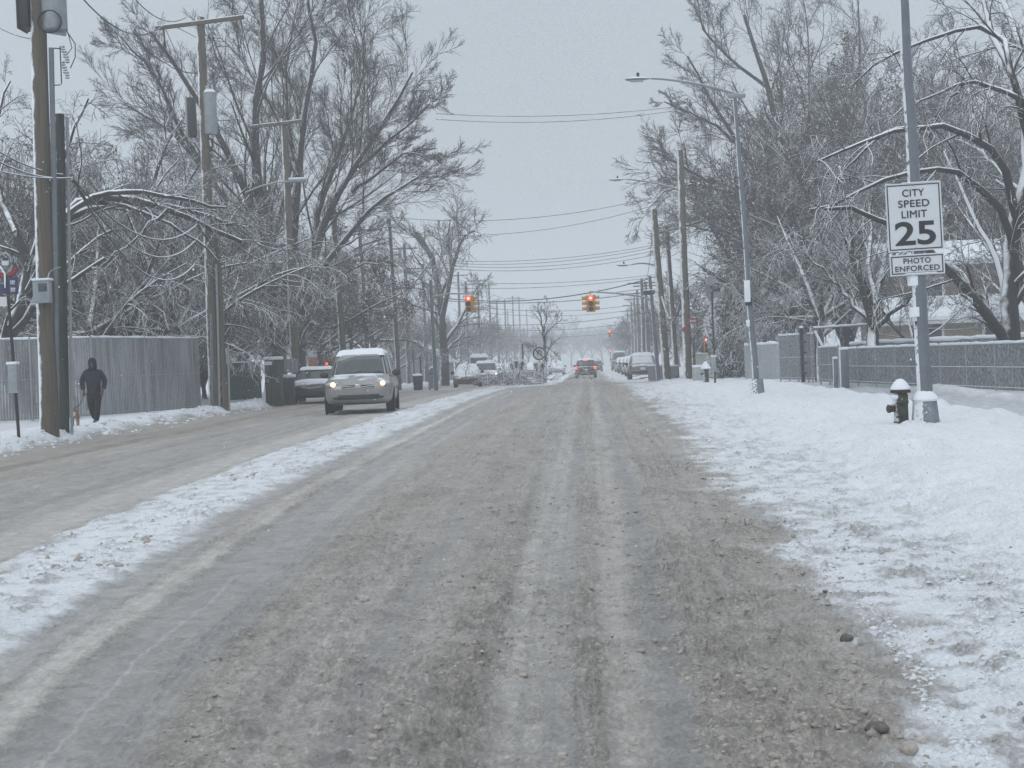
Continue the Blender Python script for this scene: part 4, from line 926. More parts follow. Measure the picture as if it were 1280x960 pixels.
G0 = PX(284, 503, 63); G1 = PX(328, 500, 66)
slat_fence('board_fence', 'dark green board fence with a snow-lined top right of the pole pair', [G0, G1], 1.65, 'fence_green', slat=.14, post=1.5, postm='fence_green')
R0_, R1_, R2_ = onground(9.7, 20), gnd(1285, 492), gnd(1052, 480)
slat_fence('low_fence', 'long low dark slatted fence along the right sidewalk, its top edged with snow', [R0_, R1_, R2_], 1.22, 'fence_dark', post=2.0)
R3 = gnd(1022, 470); slat_fence('low_fence', 'short stretch of low slatted fence under the tall fence frame', [R2_+Vector((-.05, .1, 0)), PX(1024, 474, 56)], 1.3, 'fence_dark', post=2.0)
t_ = slat_fence('back_fence', 'second dark fence with thick snow on its rail, in front of the beige house', [PX(1065, 480, 56), PX(1300, 480, 47)], 1.38, 'fence_dark', post=2.6, capr=.07)
def tall(name, label, x0, x1, Y0, Y1, h, mt, **k): return slat_fence(name, label, [PX(x0, 478, Y0), PX(x1, 478, Y1)], h, mt, **k)
tall('slatted_gate', 'tall grey slatted gate panel left of the frosted gate post', 976, 1002, 62, 60, 1.85, 'fence_dark', post=.9)
tall('slatted_gate', 'narrow tall slatted panel right of the frosted gate post', 1006, 1019, 59.5, 58.5, 1.85, 'fence_dark', post=.4)
gp = PX(1004, 478, 59); t = thing('gate_post', 'frosted dark gate post with hinges between two tall slatted panels', 'post', gp); MB().box((0, 0, 1.0), (.12, .12, 2.1)).build('post', M['dark'], t)
for z in (.3, .7, 1.1, 1.5, 1.85): MB().box((.03, -.08, z), (.26, .05, .07), ch=.01).build('hinge', M['fence_dark'], t)
MB().box((0, 0, 2.08), (.16, .16, .08), ch=.03).build('snow_cap', M['snow'], t)
fr = PX(1020, 478, 57); t = thing('fence_frame', 'open pipe fence frame with snow along its top rail and a slanted white brace', 'fence', fr); f2 = PX(1086, 478, 54)-fr
MB().tube([(0, 0, 0), (0, 0, 2.0)], .035, 8).build('post', M['fence_dark'], t); MB().tube([f2, f2+Vector((0, 0, 2.0))], .035, 8).build('post', M['fence_dark'], t)
MB().tube([(0, 0, 1.98), f2+Vector((0, 0, 1.98))], .03, 8).build('top_rail', M['fence_dark'], t); snowcap(MB(), [(0, 0, 2.02), f2+Vector((0, 0, 2.02))], .035).build('snow_cap', M['snow'], t)
MB().tube([(.02, -.05, 1.9), (.38, -.05, 1.1)], .05, 8).build('brace', M['snow'], t)
wp0, wp1 = PX(934, 478, 70), PX(975, 478, 66); t = thing('garden_wall', 'plain pale concrete wall with snow on top beside the bulky evergreen', 'wall', wp0); d = wp1-wp0
MB().box(d/2+Vector((0, 0, .72)), (d.xy.length, .18, 1.6), rz=math.atan2(d.y, d.x)).build('wall', M['conc'], t, smooth=False); snowcap(MB(), [Vector((0, 0, 1.54)), d+Vector((0, 0, 1.54))], .09).build('snow_cap', M['snow'], t)
for x, y, h, w_, lb in ((1045, 484, .88, .14, 'slim snow-capped bollard left of the fence corner post'), (1056, 482, 1.15, .26, 'thick grey square post at the corner of the low fence')):
    p = gnd(x, y); t = thing('bollard' if w_ < .2 else 'corner_post', lb, 'bollard' if w_ < .2 else 'post', p)
    MB().box((0, 0, h/2-.05), (w_, w_, h+.1), ch=.02).build('post', M['galv'], t); MB().box((0, 0, h+.03), (w_*1.1, w_*1.1, .07), ch=.025).build('snow_cap', M['snow'], t)

# ------------------------------------------------------------ houses
def house(name, label, Y, x0, x1, yeave, yridge, depth, wall, gable='side', wins=(), ybase=468, porch=None, over=.35):
    p0 = at(x0, ybase, Y); p1 = at(x1, ybase, Y); base = onground((p0.x+p1.x)/2, Y); base.z = float(terr(Y))-.05; W_ = p1.x-p0.x
    cx = (x0+x1)/2; e = at(cx, yeave, Y).z-base.z; rg = at(cx, yridge, Y+(depth/2 if gable == 'side' else 0)).z-base.z
    t = thing(name, label, 'house', base); b = MB(); hw = W_/2
    if gable == 'side': V = [(-hw, 0, 0), (hw, 0, 0), (hw, depth, 0), (-hw, depth, 0), (-hw, 0, e), (hw, 0, e), (hw, depth, e), (-hw, depth, e), (-hw, depth/2, rg), (hw, depth/2, rg)]; Fs = [(0, 1, 5, 4), (2, 3, 7, 6), (1, 2, 6, 9, 5), (3, 0, 4, 8, 7)]
    else: V = [(-hw, 0, 0), (hw, 0, 0), (hw, depth, 0), (-hw, depth, 0), (-hw, 0, e), (hw, 0, e), (hw, depth, e), (-hw, depth, e), (0, 0, rg), (0, depth, rg)]; Fs = [(0, 1, 5, 8, 4), (2, 3, 7, 9, 6), (1, 2, 6, 5), (3, 0, 4, 7)]
    b.add(V, Fs); b.build('wall', M[wall], t, smooth=False)
    rf = MB(); o = over
    def slab(q, th=.22):
        q = [Vector(v) for v in q]; rf.add([v+Vector((0, 0, .02)) for v in q]+[v+Vector((0, 0, th)) for v in q], [(0, 1, 2, 3), (7, 6, 5, 4), (0, 4, 5, 1), (1, 5, 6, 2), (2, 6, 7, 3), (3, 7, 4, 0)])
    if gable == 'side':
        s = (rg-e)/(depth/2); slab([(-hw-o, -o, e-o*s), (hw+o, -o, e-o*s), (hw+o, depth/2, rg), (-hw-o, depth/2, rg)]); slab([(-hw-o, depth/2+.002, rg), (hw+o, depth/2+.002, rg), (hw+o, depth+o, e-o*s), (-hw-o, depth+o, e-o*s)])
    else:
        s = (rg-e)/hw; slab([(-hw-o, -o, e-o*s), (-.002, -o, rg), (-.002, depth, rg), (-hw-o, depth, e-o*s)]); slab([(.002, -o, rg), (hw+o, -o, e-o*s), (hw+o, depth, e-o*s), (.002, depth, rg)])
    rf.build('roof', M['snow'], t, smooth=False, bevel=.03)
    for (x, y, w_, h_) in wins:
        c = at(x, y, Y)-base; c.y = -.03
        f = MB().box(c, (w_+.22, .07, h_+.22)).build('window', M['trim'], t, smooth=False)
        MB().box(c+Vector((0, -.045, h_*.25)), (w_, .03, h_*.47)).box(c+Vector((0, -.04, -h_*.26)), (w_, .03, h_*.46)).build('pane', M['window'], f, smooth=False)
        MB().box(c+Vector((0, -.09, -h_/2-.13)), (w_+.3, .12, .08), ch=.02).build('snowy_sill', M['snow'], f)
    return t, base, e
th, hb2, e_ = house('beige_house', 'beige sided house with a deep snow-covered lower roof behind the right fence', 64, 1105, 1420, 394, 372, 5, 'beige', wins=[(1165, 410, .75, 1.0), (1243, 408, .8, 1.0), (1320, 406, .8, 1.0)], ybase=462)
# upper storey set back behind the lower roof
u0 = at(1120, 400, 66.6)-hb2; u1 = at(1420, 400, 66.6)-hb2; zt = (at(1200, 328, 66.6)-hb2).z; zr = (at(1200, 306, 69)-hb2).z; zb = (at(1200, 372, 66.6)-hb2).z-.3
ub = MB(); ub.box(((u0.x+u1.x)/2, 2.6+2.6, (zb+zt)/2), (u1.x-u0.x, 5, zt-zb)); ub.build('upper_wall', M['brown'], th, smooth=False)
rb = MB(); xa, xb_ = u0.x-.4, u1.x+.4
rb.add([(xa, 2.3, zt-.1), (xb_, 2.3, zt-.1), (xb_, 5.2, zr), (xa, 5.2, zr), (xa, 2.3, zt+.12), (xb_, 2.3, zt+.12), (xb_, 5.2, zr+.22), (xa, 5.2, zr+.22), (xa, 8.1, zt-.1), (xb_, 8.1, zt-.1), (xb_, 8.1, zt+.12), (xa, 8.1, zt+.12)],
       [(0, 1, 5, 4), (4, 5, 6, 7), (7, 6, 10, 11), (0, 4, 7, 11, 8, 3), (1, 2, 9, 10, 6, 5), (0, 3, 2, 1), (3, 8, 9, 2), (8, 11, 10, 9)]); rb.build('upper_roof', M['snow'], th, smooth=False)
c = at(1166, 360, 66.6)-hb2; c.y = 2.67; f = MB().box(c, (1.0, .08, .95)).build('window', M['trim'], th, smooth=False); MB().box(c+Vector((0, -.05, 0)), (.78, .03, .72)).build('pane', M['window'], f, smooth=False)
MB().box((0, -.38, e_-.17), (10.8, .07, .14)).build('gutter', M['trim'], th, smooth=False)
house('pale_house', 'pale sided house with a snow-covered roof behind the black bus stop pole', 112, 866, 945, 397, 362, 9, 'cream', wins=[(873, 426, 1.0, 1.6), (886, 426, 1.0, 1.6)], ybase=465)
house('grey_house', 'grey house seen gable-on with snow roof behind the slim pole left', 140, 482, 556, 452, 428, 10, 'slate', 'front', ybase=474)
house('white_roofed_shed', 'low shed with a snowy roof and pale wall behind the parked dark car', 105, 388, 432, 455, 440, 6, 'cream', ybase=482)
sp_ = at(912, 360, 118); spb = onground(sp_.x, 118); t = thing('church_spire', 'slender pale spire rising above the bulky evergreen', 'spire', spb)
MB().lathe([(.62, 0), (.6, 5.6), (.36, 6.4), (.10, 8.4), (.02, 8.9)], (0, 0, 0), 6).build('tower', M['slate'], t, smooth=False)

# ------------------------------------------------------------ traffic signals
def glow_face(t, c, r, on=2, side=(0, -1), n=3, hz_=.30):
    """three lenses with visors on a face turned towards side; on = lit lens counted from the bottom"""
    c = Vector(c); u = Vector((side[0], side[1], 0)); rz = math.atan2(side[1], side[0])+math.pi/2
    body = MB().box(c-u*.09, (.34, .18, .30*n), rz=rz, ch=.02).build('signal_head', M['yellow'], t)
    for i in range(n):
        z = -hz_*(n-1)/2+hz_*i; cc = c+Vector((0, 0, z))
        vz = MB(); V = []; K = 10
        for q in range(2):
            for k in range(K+1):
                A = math.radians(-20+220*k/K); lat = Vector((-u.y, u.x, 0)); V.append(cc+lat*(math.cos(A)*r*1.12)+Vector((0, 0, math.sin(A)*r*1.12))+u*(.0+.24*q))
        vz.add(V, [(k, k+1, K+2+k, K+1+k) for k in range(K)]); v_ = vz.build('visor', M['yellow'], body); sd = v_.modifiers.new('s', 'SOLIDIFY'); sd.thickness = .012
        lit = (i == on)
        ln = MB(); lat = Vector((-u.y, u.x, 0)); V = [cc+u*.02]+[cc+u*.012+lat*(math.cos(a)*r)+Vector((0, 0, math.sin(a)*r)) for a in np.linspace(0, 2*math.pi, 19)[:-1]]
        ln.add(V, [(0, 1+k, 1+(k+1) % 18) for k in range(18)]); ln.build('lens', M['redlamp' if lit else 'amberdim'], body)
        if lit:
            V = [cc+u*.03]+[cc+u*.026+lat*(math.cos(a)*r*.5)+Vector((0, 0, math.sin(a)*r*.5)) for a in np.linspace(0, 2*math.pi, 13)[:-1]]
            MB().add(V, [(0, 1+k, 1+(k+1) % 12) for k in range(12)]).build('lamp_core', M['redcore'], body)
    return body
def signal(label, x, y, Y, faces=((0, -1), (-1, 0), (1, 0)), s=1.0, lit=True):
    p = at(x, y, Y); t = thing('traffic_signal', label, 'traffic light', p)
    for sd in faces: glow_face(t, Vector((sd[0]*.24, sd[1]*.22, 0)), .135, 2 if (sd == (0, -1) and lit) else 5, sd)
    MB().box((0, 0, 0), (.2, .2, .84)).box((0, 0, .52), (.08, .08, .22)).build('hanger', M['yellow'], t, smooth=False)
    MB().box((0, 0, .47), (.5, .4, .05), ch=.02).build('snow_cap', M['snow'], t)
    t.scale = (s, s, s); return t
signal('yellow traffic signal showing red, hanging from the mast arm on the right', 738.5, 379.5, 83)
signal('yellow traffic signal showing red, hanging over the left side of the street before dark boughs', 586, 380, 84, ((0, -1), (1, 0)))
signal('small far red traffic signal over the street beyond the mast arm signal', 762, 417, 190, ((0, -1),), 1.0)
signal('tiny farthest red traffic signal, low over the end of the street', 763, 441, 330, ((0, -1),), 1.2)
p = PX(823, 476, 83.3); t = thing('mast_arm_pole', 'steel pole with a long thin mast arm holding the right hand signal', 'pole', p); l_ = lambda x, y: at(x, y, p.y)-p
MB().tube([(0, 0, 0), l_(812, 345)], [.12, .09], 10).build('shaft', M['galv'], t)
MB().tube([l_(816, 376), l_(799, 370), l_(770, 366.5), l_(737, 364.5)], [.07, .06, .05, .04], 8).tube([l_(737, 364.5), l_(737.3, 371)], .035, 6).build('mast_arm', M['grey'], t)
MB().tube([l_(814, 360), l_(770, 365.5)], .015, 5).build('guy_wire', M['dark'], t)
MB().box(l_(811, 366)+Vector((0, -.15, 0)), (.62, .04, .22)).build('street_name_plate', M['dark'], t); MB().box(l_(811, 362.5)+Vector((0, -.15, 0)), (.64, .05, .05), ch=.015).build('snow_cap', M['snow'], t)
p = PX(545, 486, 85); t = thing('mast_arm_pole', 'steel pole and mast arm holding the left hand signal among the boughs', 'pole', p); l_ = lambda x, y: at(x, y, p.y)-p
MB().tube([(0, 0, 0), l_(538, 350)], [.12, .09], 10).build('shaft', M['galv'], t); MB().tube([l_(539, 372), l_(560, 367), l_(586, 367)], [.06, .05, .04], 8).tube([l_(586, 367), l_(586.5, 372)], .035, 6).build('mast_arm', M['grey'], t)
p = PX(887, 472, 86); t = thing('side_street_signal', 'pole mounted signal glowing red behind the black bus stop pole', 'traffic light', p); l_ = lambda x, y: at(x, y, p.y)-p
MB().tube([(0, 0, 0), l_(885, 420)], .05, 8).build('post', M['grey'], t); glow_face(t, l_(883.5, 431), .12, 2, (0, -1)); MB().box(l_(884, 420.5), (.5, .4, .07), ch=.02).build('snow_cap', M['snow'], t)

# ------------------------------------------------------------ bus stop poles
def bus_stop(label, xb, yb, xt, yt, Y=None, r=.035, blue=True, boxy=(455, 490), s=1.0, sdx=0):
    b = PX(xb, yb, Y) if Y else gnd(xb, yb); t = thing('bus_stop_pole', label, 'bus stop sign', b); L = lambda x, y, dy=0: at(x, y, b.y+dy)-b
    shaft_between('shaft', t, (0, 0, -.1), L(xt, yt), r, r, M['dark'], 8)
    k = (yt-yb); mid = lambda y: xb+(xt-xb)*(y-yb)/k
    y0, y1 = boxy; ym = (y0+y1)/2; hgt_ = abs(y1-y0)/1900*b.y
    bx_ = MB().box(L(mid(ym)-1, ym, -.05), (hgt_*.34, .16, hgt_), ch=.02).build('timetable_box', M['grey'], t)
    MB().box(L(mid(y0)-1, y0-1, -.05), (hgt_*.4, .2, .06), ch=.02).build('snow_cap', M['snow'], bx_); MB().box(L(mid(y1)-1, y1, -.05), (hgt_*.38, .18, .04)).build('box_base', M['grey'], bx_, smooth=False)
    return t, b, L
tb, bb, Lb = bus_stop('black bus stop pole at the left edge with red and navy plates', 24, 552, 9, 345, Y=None)
o = MB().tube([Lb(6, 331)+Vector((.15*math.cos(a), 0, .22*math.sin(a)+.02)) for a in np.linspace(-.9, math.pi+.9, 20)], .02, 8).build('ring', M['grey'], tb)
MB().box(Lb(6.5, 327), (.15, .02, .16), ch=.02).build('bus_emblem', M['plate'], o); MB().box(Lb(6.5, 324, -.02), (.12, .02, .05), ch=.005).build('emblem_window', M['ink'], o)
cr_ = MB(); V = []
for k in range(13):
    a = math.pi+math.pi*k/12
    for rr_ in (.26, .15): V.append(Lb(7, 334, .01)+Vector((rr_*math.cos(a), 0, rr_*.95*math.sin(a))))
cr_.add(V, [(2*k, 2*k+2, 2*k+3, 2*k+1) for k in range(12)]); oc = cr_.build('red_crescent', M['redsign'], tb); sd = oc.modifiers.new('s', 'SOLIDIFY'); sd.thickness = .01
pl = MB().box(Lb(15, 357, -.02), (.26, .012, .36)).build('route_plate', M['bluesign'], tb, smooth=False)
for i, (x, y) in enumerate([(13.5, 353), (15.5, 353), (17.5, 353), (14, 362), (16, 362), (18, 362)]): MB().box(Lb(x, y, -.035), (.018, .006, .085)).box(Lb(x+.6, y-1.5, -.035), (.02, .006, .018)).build('white_mark', M['plate'], pl, smooth=False)
pl = MB().box(Lb(4, 361, .02), (.28, .012, .2)).build('route_plate', M['bluesign'], tb, smooth=False); pl = MB().box(Lb(4, 377, .02), (.26, .012, .2)).build('route_plate', M['plate'], tb, smooth=False)
snowcap(MB(), [Lb(0, 333, -.05), Lb(6, 342, -.05), Lb(6.5, 360, -.05)], .022).build('snow_streak', M['snow'], tb)
tb2, bb2, Lc = bus_stop('thin black bus stop pole with a round snowy top disc in front of the evergreen', 894, 484, 889.5, 350, Y=62, boxy=(446, 464), r=.04)
MB().lathe([(.20, -.02), (.21, 0), (.20, .02)], Lc(889, 350.5, -.06), 20, axis='Y').build('disc', M['concdark'], tb2)
MB().box(Lc(896, 367, -.03), (.28, .03, .28)).build('route_plate', M['slate'], tb2, smooth=False); MB().box(Lc(896, 362.5, -.04), (.28, .05, .12)).build('dark_plate', M['ink'], tb2, smooth=False); MB().box(Lc(886, 363, -.03), (.3, .03, .1)).build('route_plate', M['galv'], tb2, smooth=False)
t3, b3_, L3 = bus_stop('slim bus stop pole with a dark square plate beyond the minivan', 519, 486, 516, 437, Y=100, boxy=(469, 478), r=.04)
MB().box(L3(515.5, 446), (.45, .03, .45), ch=.01).build('route_plate', M['slate'], t3); MB().lathe([(.13, -.02), (.13, .02)], L3(515.5, 434.5), 14, axis='Y').build('disc', M['slate'], t3)
p = PX(527, 485, 98); t = thing('sign_post', 'bare dark post standing behind the snow-topped litter bin', 'post', p); MB().tube([(0, 0, 0), at(525, 446, p.y)-p], .05, 8).build('shaft', M['dark'], t)
# litter bin, mail box
p = PX(523, 493, 92); t = thing('litter_bin', 'dark litter bin heaped with snow at the left kerb beyond the minivan', 'litter bin', p)
MB().lathe([(.26, 0), (.28, .05), (.32, .82), (.34, .86)], (0, 0, 0), 14).build('basket', M['dark'], t); MB().ball((0, 0, .88), .3, (1, 1, .45), 8, jit=.2).build('snow_cap', M['snow'], t)
def mailbox(label, p, s=1.0, w_=.5, h_=1.2, mt='slate'):
    t = thing('mail_box', label, 'mail box', p); b = MB(); V = []; n = 9
    pr = [(-w_/2, 0), (-w_/2, h_-w_/2)]+[(w_/2*math.cos(math.pi-a), h_-w_/2+w_/2*math.sin(a)) for a in np.linspace(.15, math.pi-.15, n)]+[(w_/2, h_-w_/2), (w_/2, 0)]
    for yy in (-.25, .25): V += [(x, yy, z+.1) for x, z in pr]
    k = len(pr); b.add(V, [tuple(range(k)), tuple(range(k, 2*k))]+[(i, (i+1) % k, k+(i+1) % k, k+i) for i in range(k)]); b.build('body', M[mt], t)
    for sx in (-1, 1): MB().box((sx*w_*.42, 0, .05), (.06, .45, .1)).build('leg', M['dark'], t, smooth=False)
    MB().tube([(w_/2*math.cos(a), 0, h_-w_/2+.13+w_/2*math.sin(a)) for a in np.linspace(.5, math.pi-.5, 8)], [.03, .06, .09, .1, .1, .09, .06, .03], 8).build('snow_cap', M['snow'], t)
    MB().box((0, -.26, h_-w_/2+.05), (w_*.7, .03, .06)).build('slot', M['dark'], t, smooth=False); return t
mailbox('round-topped mail box with an arc of snow beside the litter bin', PX(542.5, 494, 90), w_=.55)
# relay cabinet pair by the pole at left
p = gnd(344, 507); t = thing('relay_cabinet', 'tall grey-green cabinet with a thick snow lid beside the lamp-arm pole', 'cabinet', p)
MB().box((0, 0, .9), (.64, .5, 1.85), ch=.04).build('body', M['pole_green'], t); MB().box((0, 0, 1.85), (.72, .58, .13), ch=.05).build('snow_cap', M['snow'], t); MB().box((-.14, -.26, 1.66), (.28, .02, .14)).build('label_plate', M['plate'], t, smooth=False); MB().box((.12, -.265, .8), (.03, .03, 1.2)).build('door_seam', M['dark'], t, smooth=False)
p = gnd(357, 506); t = thing('parcel_box', 'smaller dark box with snow on top tucked right of the tall grey-green cabinet', 'cabinet', p)
MB().box((.1, .2, .5), (.46, .45, 1.1), ch=.03).build('body', M['fence_dark'], t); MB().box((.14, .22, 1.14), (.5, .48, .13), ch=.05).build('snow_cap', M['snow'], t); MB().box((.16, .6, 1.55), (.52, .3, .55), ch=.03).build('upper_box', M['slate'], t)
p = gnd(242, 508); t = thing('thin_post', 'thin dark post standing alone before the tall grey fence', 'post', p); MB().tube([(0, 0, 0), at(246, 432, p.y)-p], .045, 8).build('shaft', M['dark'], t); MB().tube([at(246, 434, p.y)-p, at(256, 424, p.y)-p], .025, 6).build('spur', M['wire_snow'], t)
# small snow-topped stands on the right
for x, y, Y, w_, h_, lb, nm in ((883, 481, 66, .2, .62, 'dark fire hydrant with a tall snow cone in front of the red-glowing signal', 'fire_hydrant'),):
    p = PX(x, y, Y); t = thing(nm, lb, 'fire hydrant', p); MB().lathe([(.14, -.1), (.13, .05), (.115, .1), (.115, .5), (.15, .52), (.15, .56), (.08, .6)], (0, 0, 0), 12).build('barrel', M['hydrant'], t)
    MB().lathe([(.2, .56), (.24, .6), (.15, .75), (.03, .9)], (0, 0, 0), 12).build('snow_cap', M['snow'], t); MB().box((-.17, 0, .36), (.14, .1, .1), ch=.03).build('nozzle_cap', M['hydrant'], t)
p = PX(874, 478, 70); t = thing('utility_cabinet', 'low pale cabinet under a snow lid left of the small hydrant', 'cabinet', p); MB().box((0, 0, .3), (.55, .4, .7), ch=.03).build('body', M['conc'], t); MB().box((0, 0, .68), (.6, .45, .12), ch=.04).build('snow_cap', M['snow'], t)

# ------------------------------------------------------------ median signs
def keep_right(x, y, Y, label, ban=False):
    p = PX(x, 480, Y); t = thing('keep_right_sign', label, 'road sign', p); c = at(x, y, Y)-p
    MB().tube([(0, .03, 0), (c.x, .03, c.z+(1.6 if ban else .5))], .035, 6).build('post', M['galv'], t)
    MB().box(c, (.92, .02, 1.15), ch=.005).build('panel', M['plate'], t)
    a = MB(); c2 = c+Vector((0, -.016, 0))
    a.tube([c2+Vector((-.02, 0, -.5)), c2+Vector((-.0, 0, -.15)), c2+Vector((.12, 0, .1)), c2+Vector((.17, 0, .25))], [.05, .06, .07, .08], 6)
    a.add([c2+Vector(v) for v in ((-.04, -.01, .2), (.36, -.01, .2), (.19, -.01, .5))], [(0, 1, 2)]); a.add([c2+Vector(v) for v in ((-.38, -.01, .46), (-.12, -.01, .46), (-.18, -.01, -.02), (-.30, -.01, -.02))], [(0, 1, 2, 3)]); a.build('arrow', M['ink'], t)
    if ban:
        d = c+Vector((0, -.01, 1.12)); MB().lathe([(.47, -.01), (.47, .01)], d, 24, axis='Y').build('disc', M['plate'], t)
        MB().tube([d+Vector((.40*math.cos(k), -.02, .40*math.sin(k))) for k in np.linspace(0, 6.283, 25)], .045, 6).tube([d+Vector((-.28, -.025, .28)), d+Vector((.28, -.025, -.28))], .04, 6).build('ring', M['ink'], t)
        MB().tube([d+Vector(v) for v in ((-.13, -.03, -.2), (-.13, -.03, .1), (-.06, -.03, .2), (.06, -.03, .2), (.13, -.03, .1), (.13, -.03, -.1))], .04, 6).build('u_arrow', M['ink'], t)
    return t
keep_right(675, 463, 101, 'keep right sign with a round no U-turn disc above it beside the slender tree', True)
keep_right(650, 460, 103, 'keep right sign without any disc, behind the heap of fallen branches')
p = PX(655, 480, 104); t = thing('sign_post', 'tall dark post rising just behind the left keep right sign', 'post', p); MB().tube([(0, 0, 0), at(653, 430, p.y)-p], .06, 8).build('shaft', M['dark'], t)

# ------------------------------------------------------------ cables
A_arm = at(201, 33, YB-.2)
cable(at(60, -60, 34), at(203, 33, YB-.3), .9, 'upper black cable dropping from the thick pole to the left end of the wide crossarm', r=.02)
cable(at(150, -25, 40), at(232, 22, YB-.3), .5, 'upper black cable reaching the middle of the wide crossarm', r=.016)
cable(at(-30, 170, 30), at(78, 218, bS.y-.2), .15, 'topmost of three snow-lined cables at the left edge, meeting the green-tinted stub pole', snow=True, r=.018)
cable(at(-30, 185, 30), at(90, 222, bS.y-.2), .2, 'middle snow-lined cable at the left edge, ending at the green-tinted stub pole', snow=True, r=.02)
cable(at(-30, 206, 30), at(90, 222, bS.y-.25), .1, 'lowest snow-lined cable at the left edge, ending at the green-tinted stub pole', snow=True, r=.016)
cable(at(-20, 22, 38), at(42, 49, YA), .1, 'thin cable at the top left corner ending on the thick pole', r=.01)
for i, (y0, y1, sg_) in enumerate(((222, 262, 1.2), (224, 275, 1.5), (222, 300, 1.8))): cable(at(90, y0, bS.y), at(262, y1, YB-.3), sg_, 'snow-lined cable sagging from the green-tinted stub pole to the pair of poles', snow=True, r=.022, group='cables between the left poles')
for i, (y0, y1, sg_) in enumerate(((262, 310, .5), (275, 322, .7), (240, 300, .3))): cable(at(268, y0, YB), at(366, y1, 65), sg_, 'snow-lined cable between the pair of poles and the lamp-arm pole', snow=True, r=.024, group='cables to the lamp-arm pole')
for i, (y0, y1, sg_) in enumerate(((300, 352, .7), (312, 356, .9), (322, 362, 1.0))): cable(at(366, y0, 65), at(425, y1, 80), sg_, 'cable between the lamp-arm pole and the leaning pole above the minivan', snow=True, r=.024, group='cables above the minivan')
for i, (y0, y1, sg_) in enumerate(((352, 368, .6), (356, 378, .8), (340, 352, .4))): cable(at(425, y0, 80), at(494, y1, 96), sg_, 'cable running from the leaning pole to the slim grey pole', snow=(i > 0), r=.022, group='cables behind the minivan')
for x0, y0, x1, y1, s_ in ((335, 150, 416, 250, 1.0), (372, 158, 436, 290, .6), (358, 150, 462, 288, 1.2)): cable(at(x0, y0, 65), at(x1, y1, 80 if x1 < 430 else 100), s_, 'thin dark cable from the narrow crossarm to the next poles', r=.014, group='cables from the narrow crossarm')
for x0, y0, x1, y1, s_ in ((205, 32, 331, 157, 1.6), (255, 28, 346, 153, 1.3), (301, 25, 361, 152, 1.2)): cable(at(x0, y0, YB), at(x1, y1, 65), s_, 'thin dark cable from the wide crossarm back to the narrow one', r=.012, group='cables between the crossarms')
for x0, y0, x1, y1, s_ in ((437, 288, 487, 276, .5), (462, 288, 511, 308, .5), (450, 287, 487, 292, .6)): cable(at(x0, y0, 103), at(x1, y1, 112), s_, 'thin cable near the full crossarm above the minivan', r=.014, group='cables by the full crossarm')
cross = [((545, 142), (840, 134), 70, .25), ((545, 149), (840, 139), 70, .3)]
for a, b, Y, s_ in cross: cable(at(*a, Y-2), at(*b, Y), s_, 'one of the two thin cables that cross the sky highest', r=.013, group='highest pair of crossing cables')
for a, b, Y, s_ in [((418, 262), (815, 247), 82, .9), ((487, 290), (816, 257), 90, .8)]: cable(at(*a, Y), at(*b, Y), s_, 'long thin cable crossing the street at the height of the leaning pole tops', r=.015, group='pair of long crossing cables')
for i, (a, b, Y, s_) in enumerate([((560, 326), (819, 306), 100, .4), ((560, 329), (819, 309), 100, .45), ((560, 332), (820, 313), 100, .5), ((560, 336), (820, 318), 100, .5), ((560, 353), (822, 343), 104, .3), ((560, 360), (822, 346), 104, .3)]):
    cable(at(*a, Y), at(*b, Y), s_, 'thin cable in the bundle crossing the street above the two near signals', r=.017, group='bundle of crossing cables above the signals')
cable(at(540, 371, 86), at(822, 345, 84), .7, 'heavier cable crossing just above both near signals', r=.028)
cable(at(560, 376, 110), at(800, 366, 110), .4, 'thick dotted cable crossing level with the two near signals', r=.03)
for a, b, Y in [((560, 403), (800, 392), 120), ((600, 410), (796, 402), 150), ((600, 384), (800, 380), 140), ((600, 418), (790, 414), 180), ((605, 391), (800, 386), 150)]: cable(at(*a, Y), at(*b, Y), .5, 'faint cable crossing the hazy distance below the near signals', r=.022, group='faint crossing cables in the distance')
for (x0, y0), (x1, y1), Y0, Y1 in [((820, 306), (850, 300), 83, 78), ((820, 318), (852, 312), 83, 78), ((852, 300), (950, 308), 78, 60), ((852, 312), (960, 326), 78, 60), ((820, 270), (850, 262), 83, 78)]: cable(at(x0, y0, Y0), at(x1, y1, Y1), .25, 'thin cable between the right hand poles and the trees', r=.014, group='cables among the right poles')
cable(at(826, 366, 83), at(852, 374, 79), 1.3, 'snow-thickened cable looping low between the leaning pole and the tall lamp pole', snow=True, r=.045)
for (x0, y0), (x1, y1), Y0, Y1 in [((487, 278), (577, 344), 96, 172), ((577, 344), (652, 372), 172, 300), ((487, 292), (577, 352), 96, 172), ((511, 308), (601, 350), 128, 200)]: cable(at(x0, y0, Y0), at(x1, y1, Y1), 1.2, 'thin cable running away along the left row of poles', r=.02, group='cables along the left row')
for (x0, y0), (x1, y1), Y0, Y1 in [((817, 265), (806, 350), 83, 128), ((806, 350), (792, 380), 128, 210), ((833, 287), (811, 354), 90, 140)]: cable(at(x0, y0, Y0), at(x1, y1, Y1), 1.0, 'thin cable running away along the right row of poles', r=.018, group='cables along the right row')

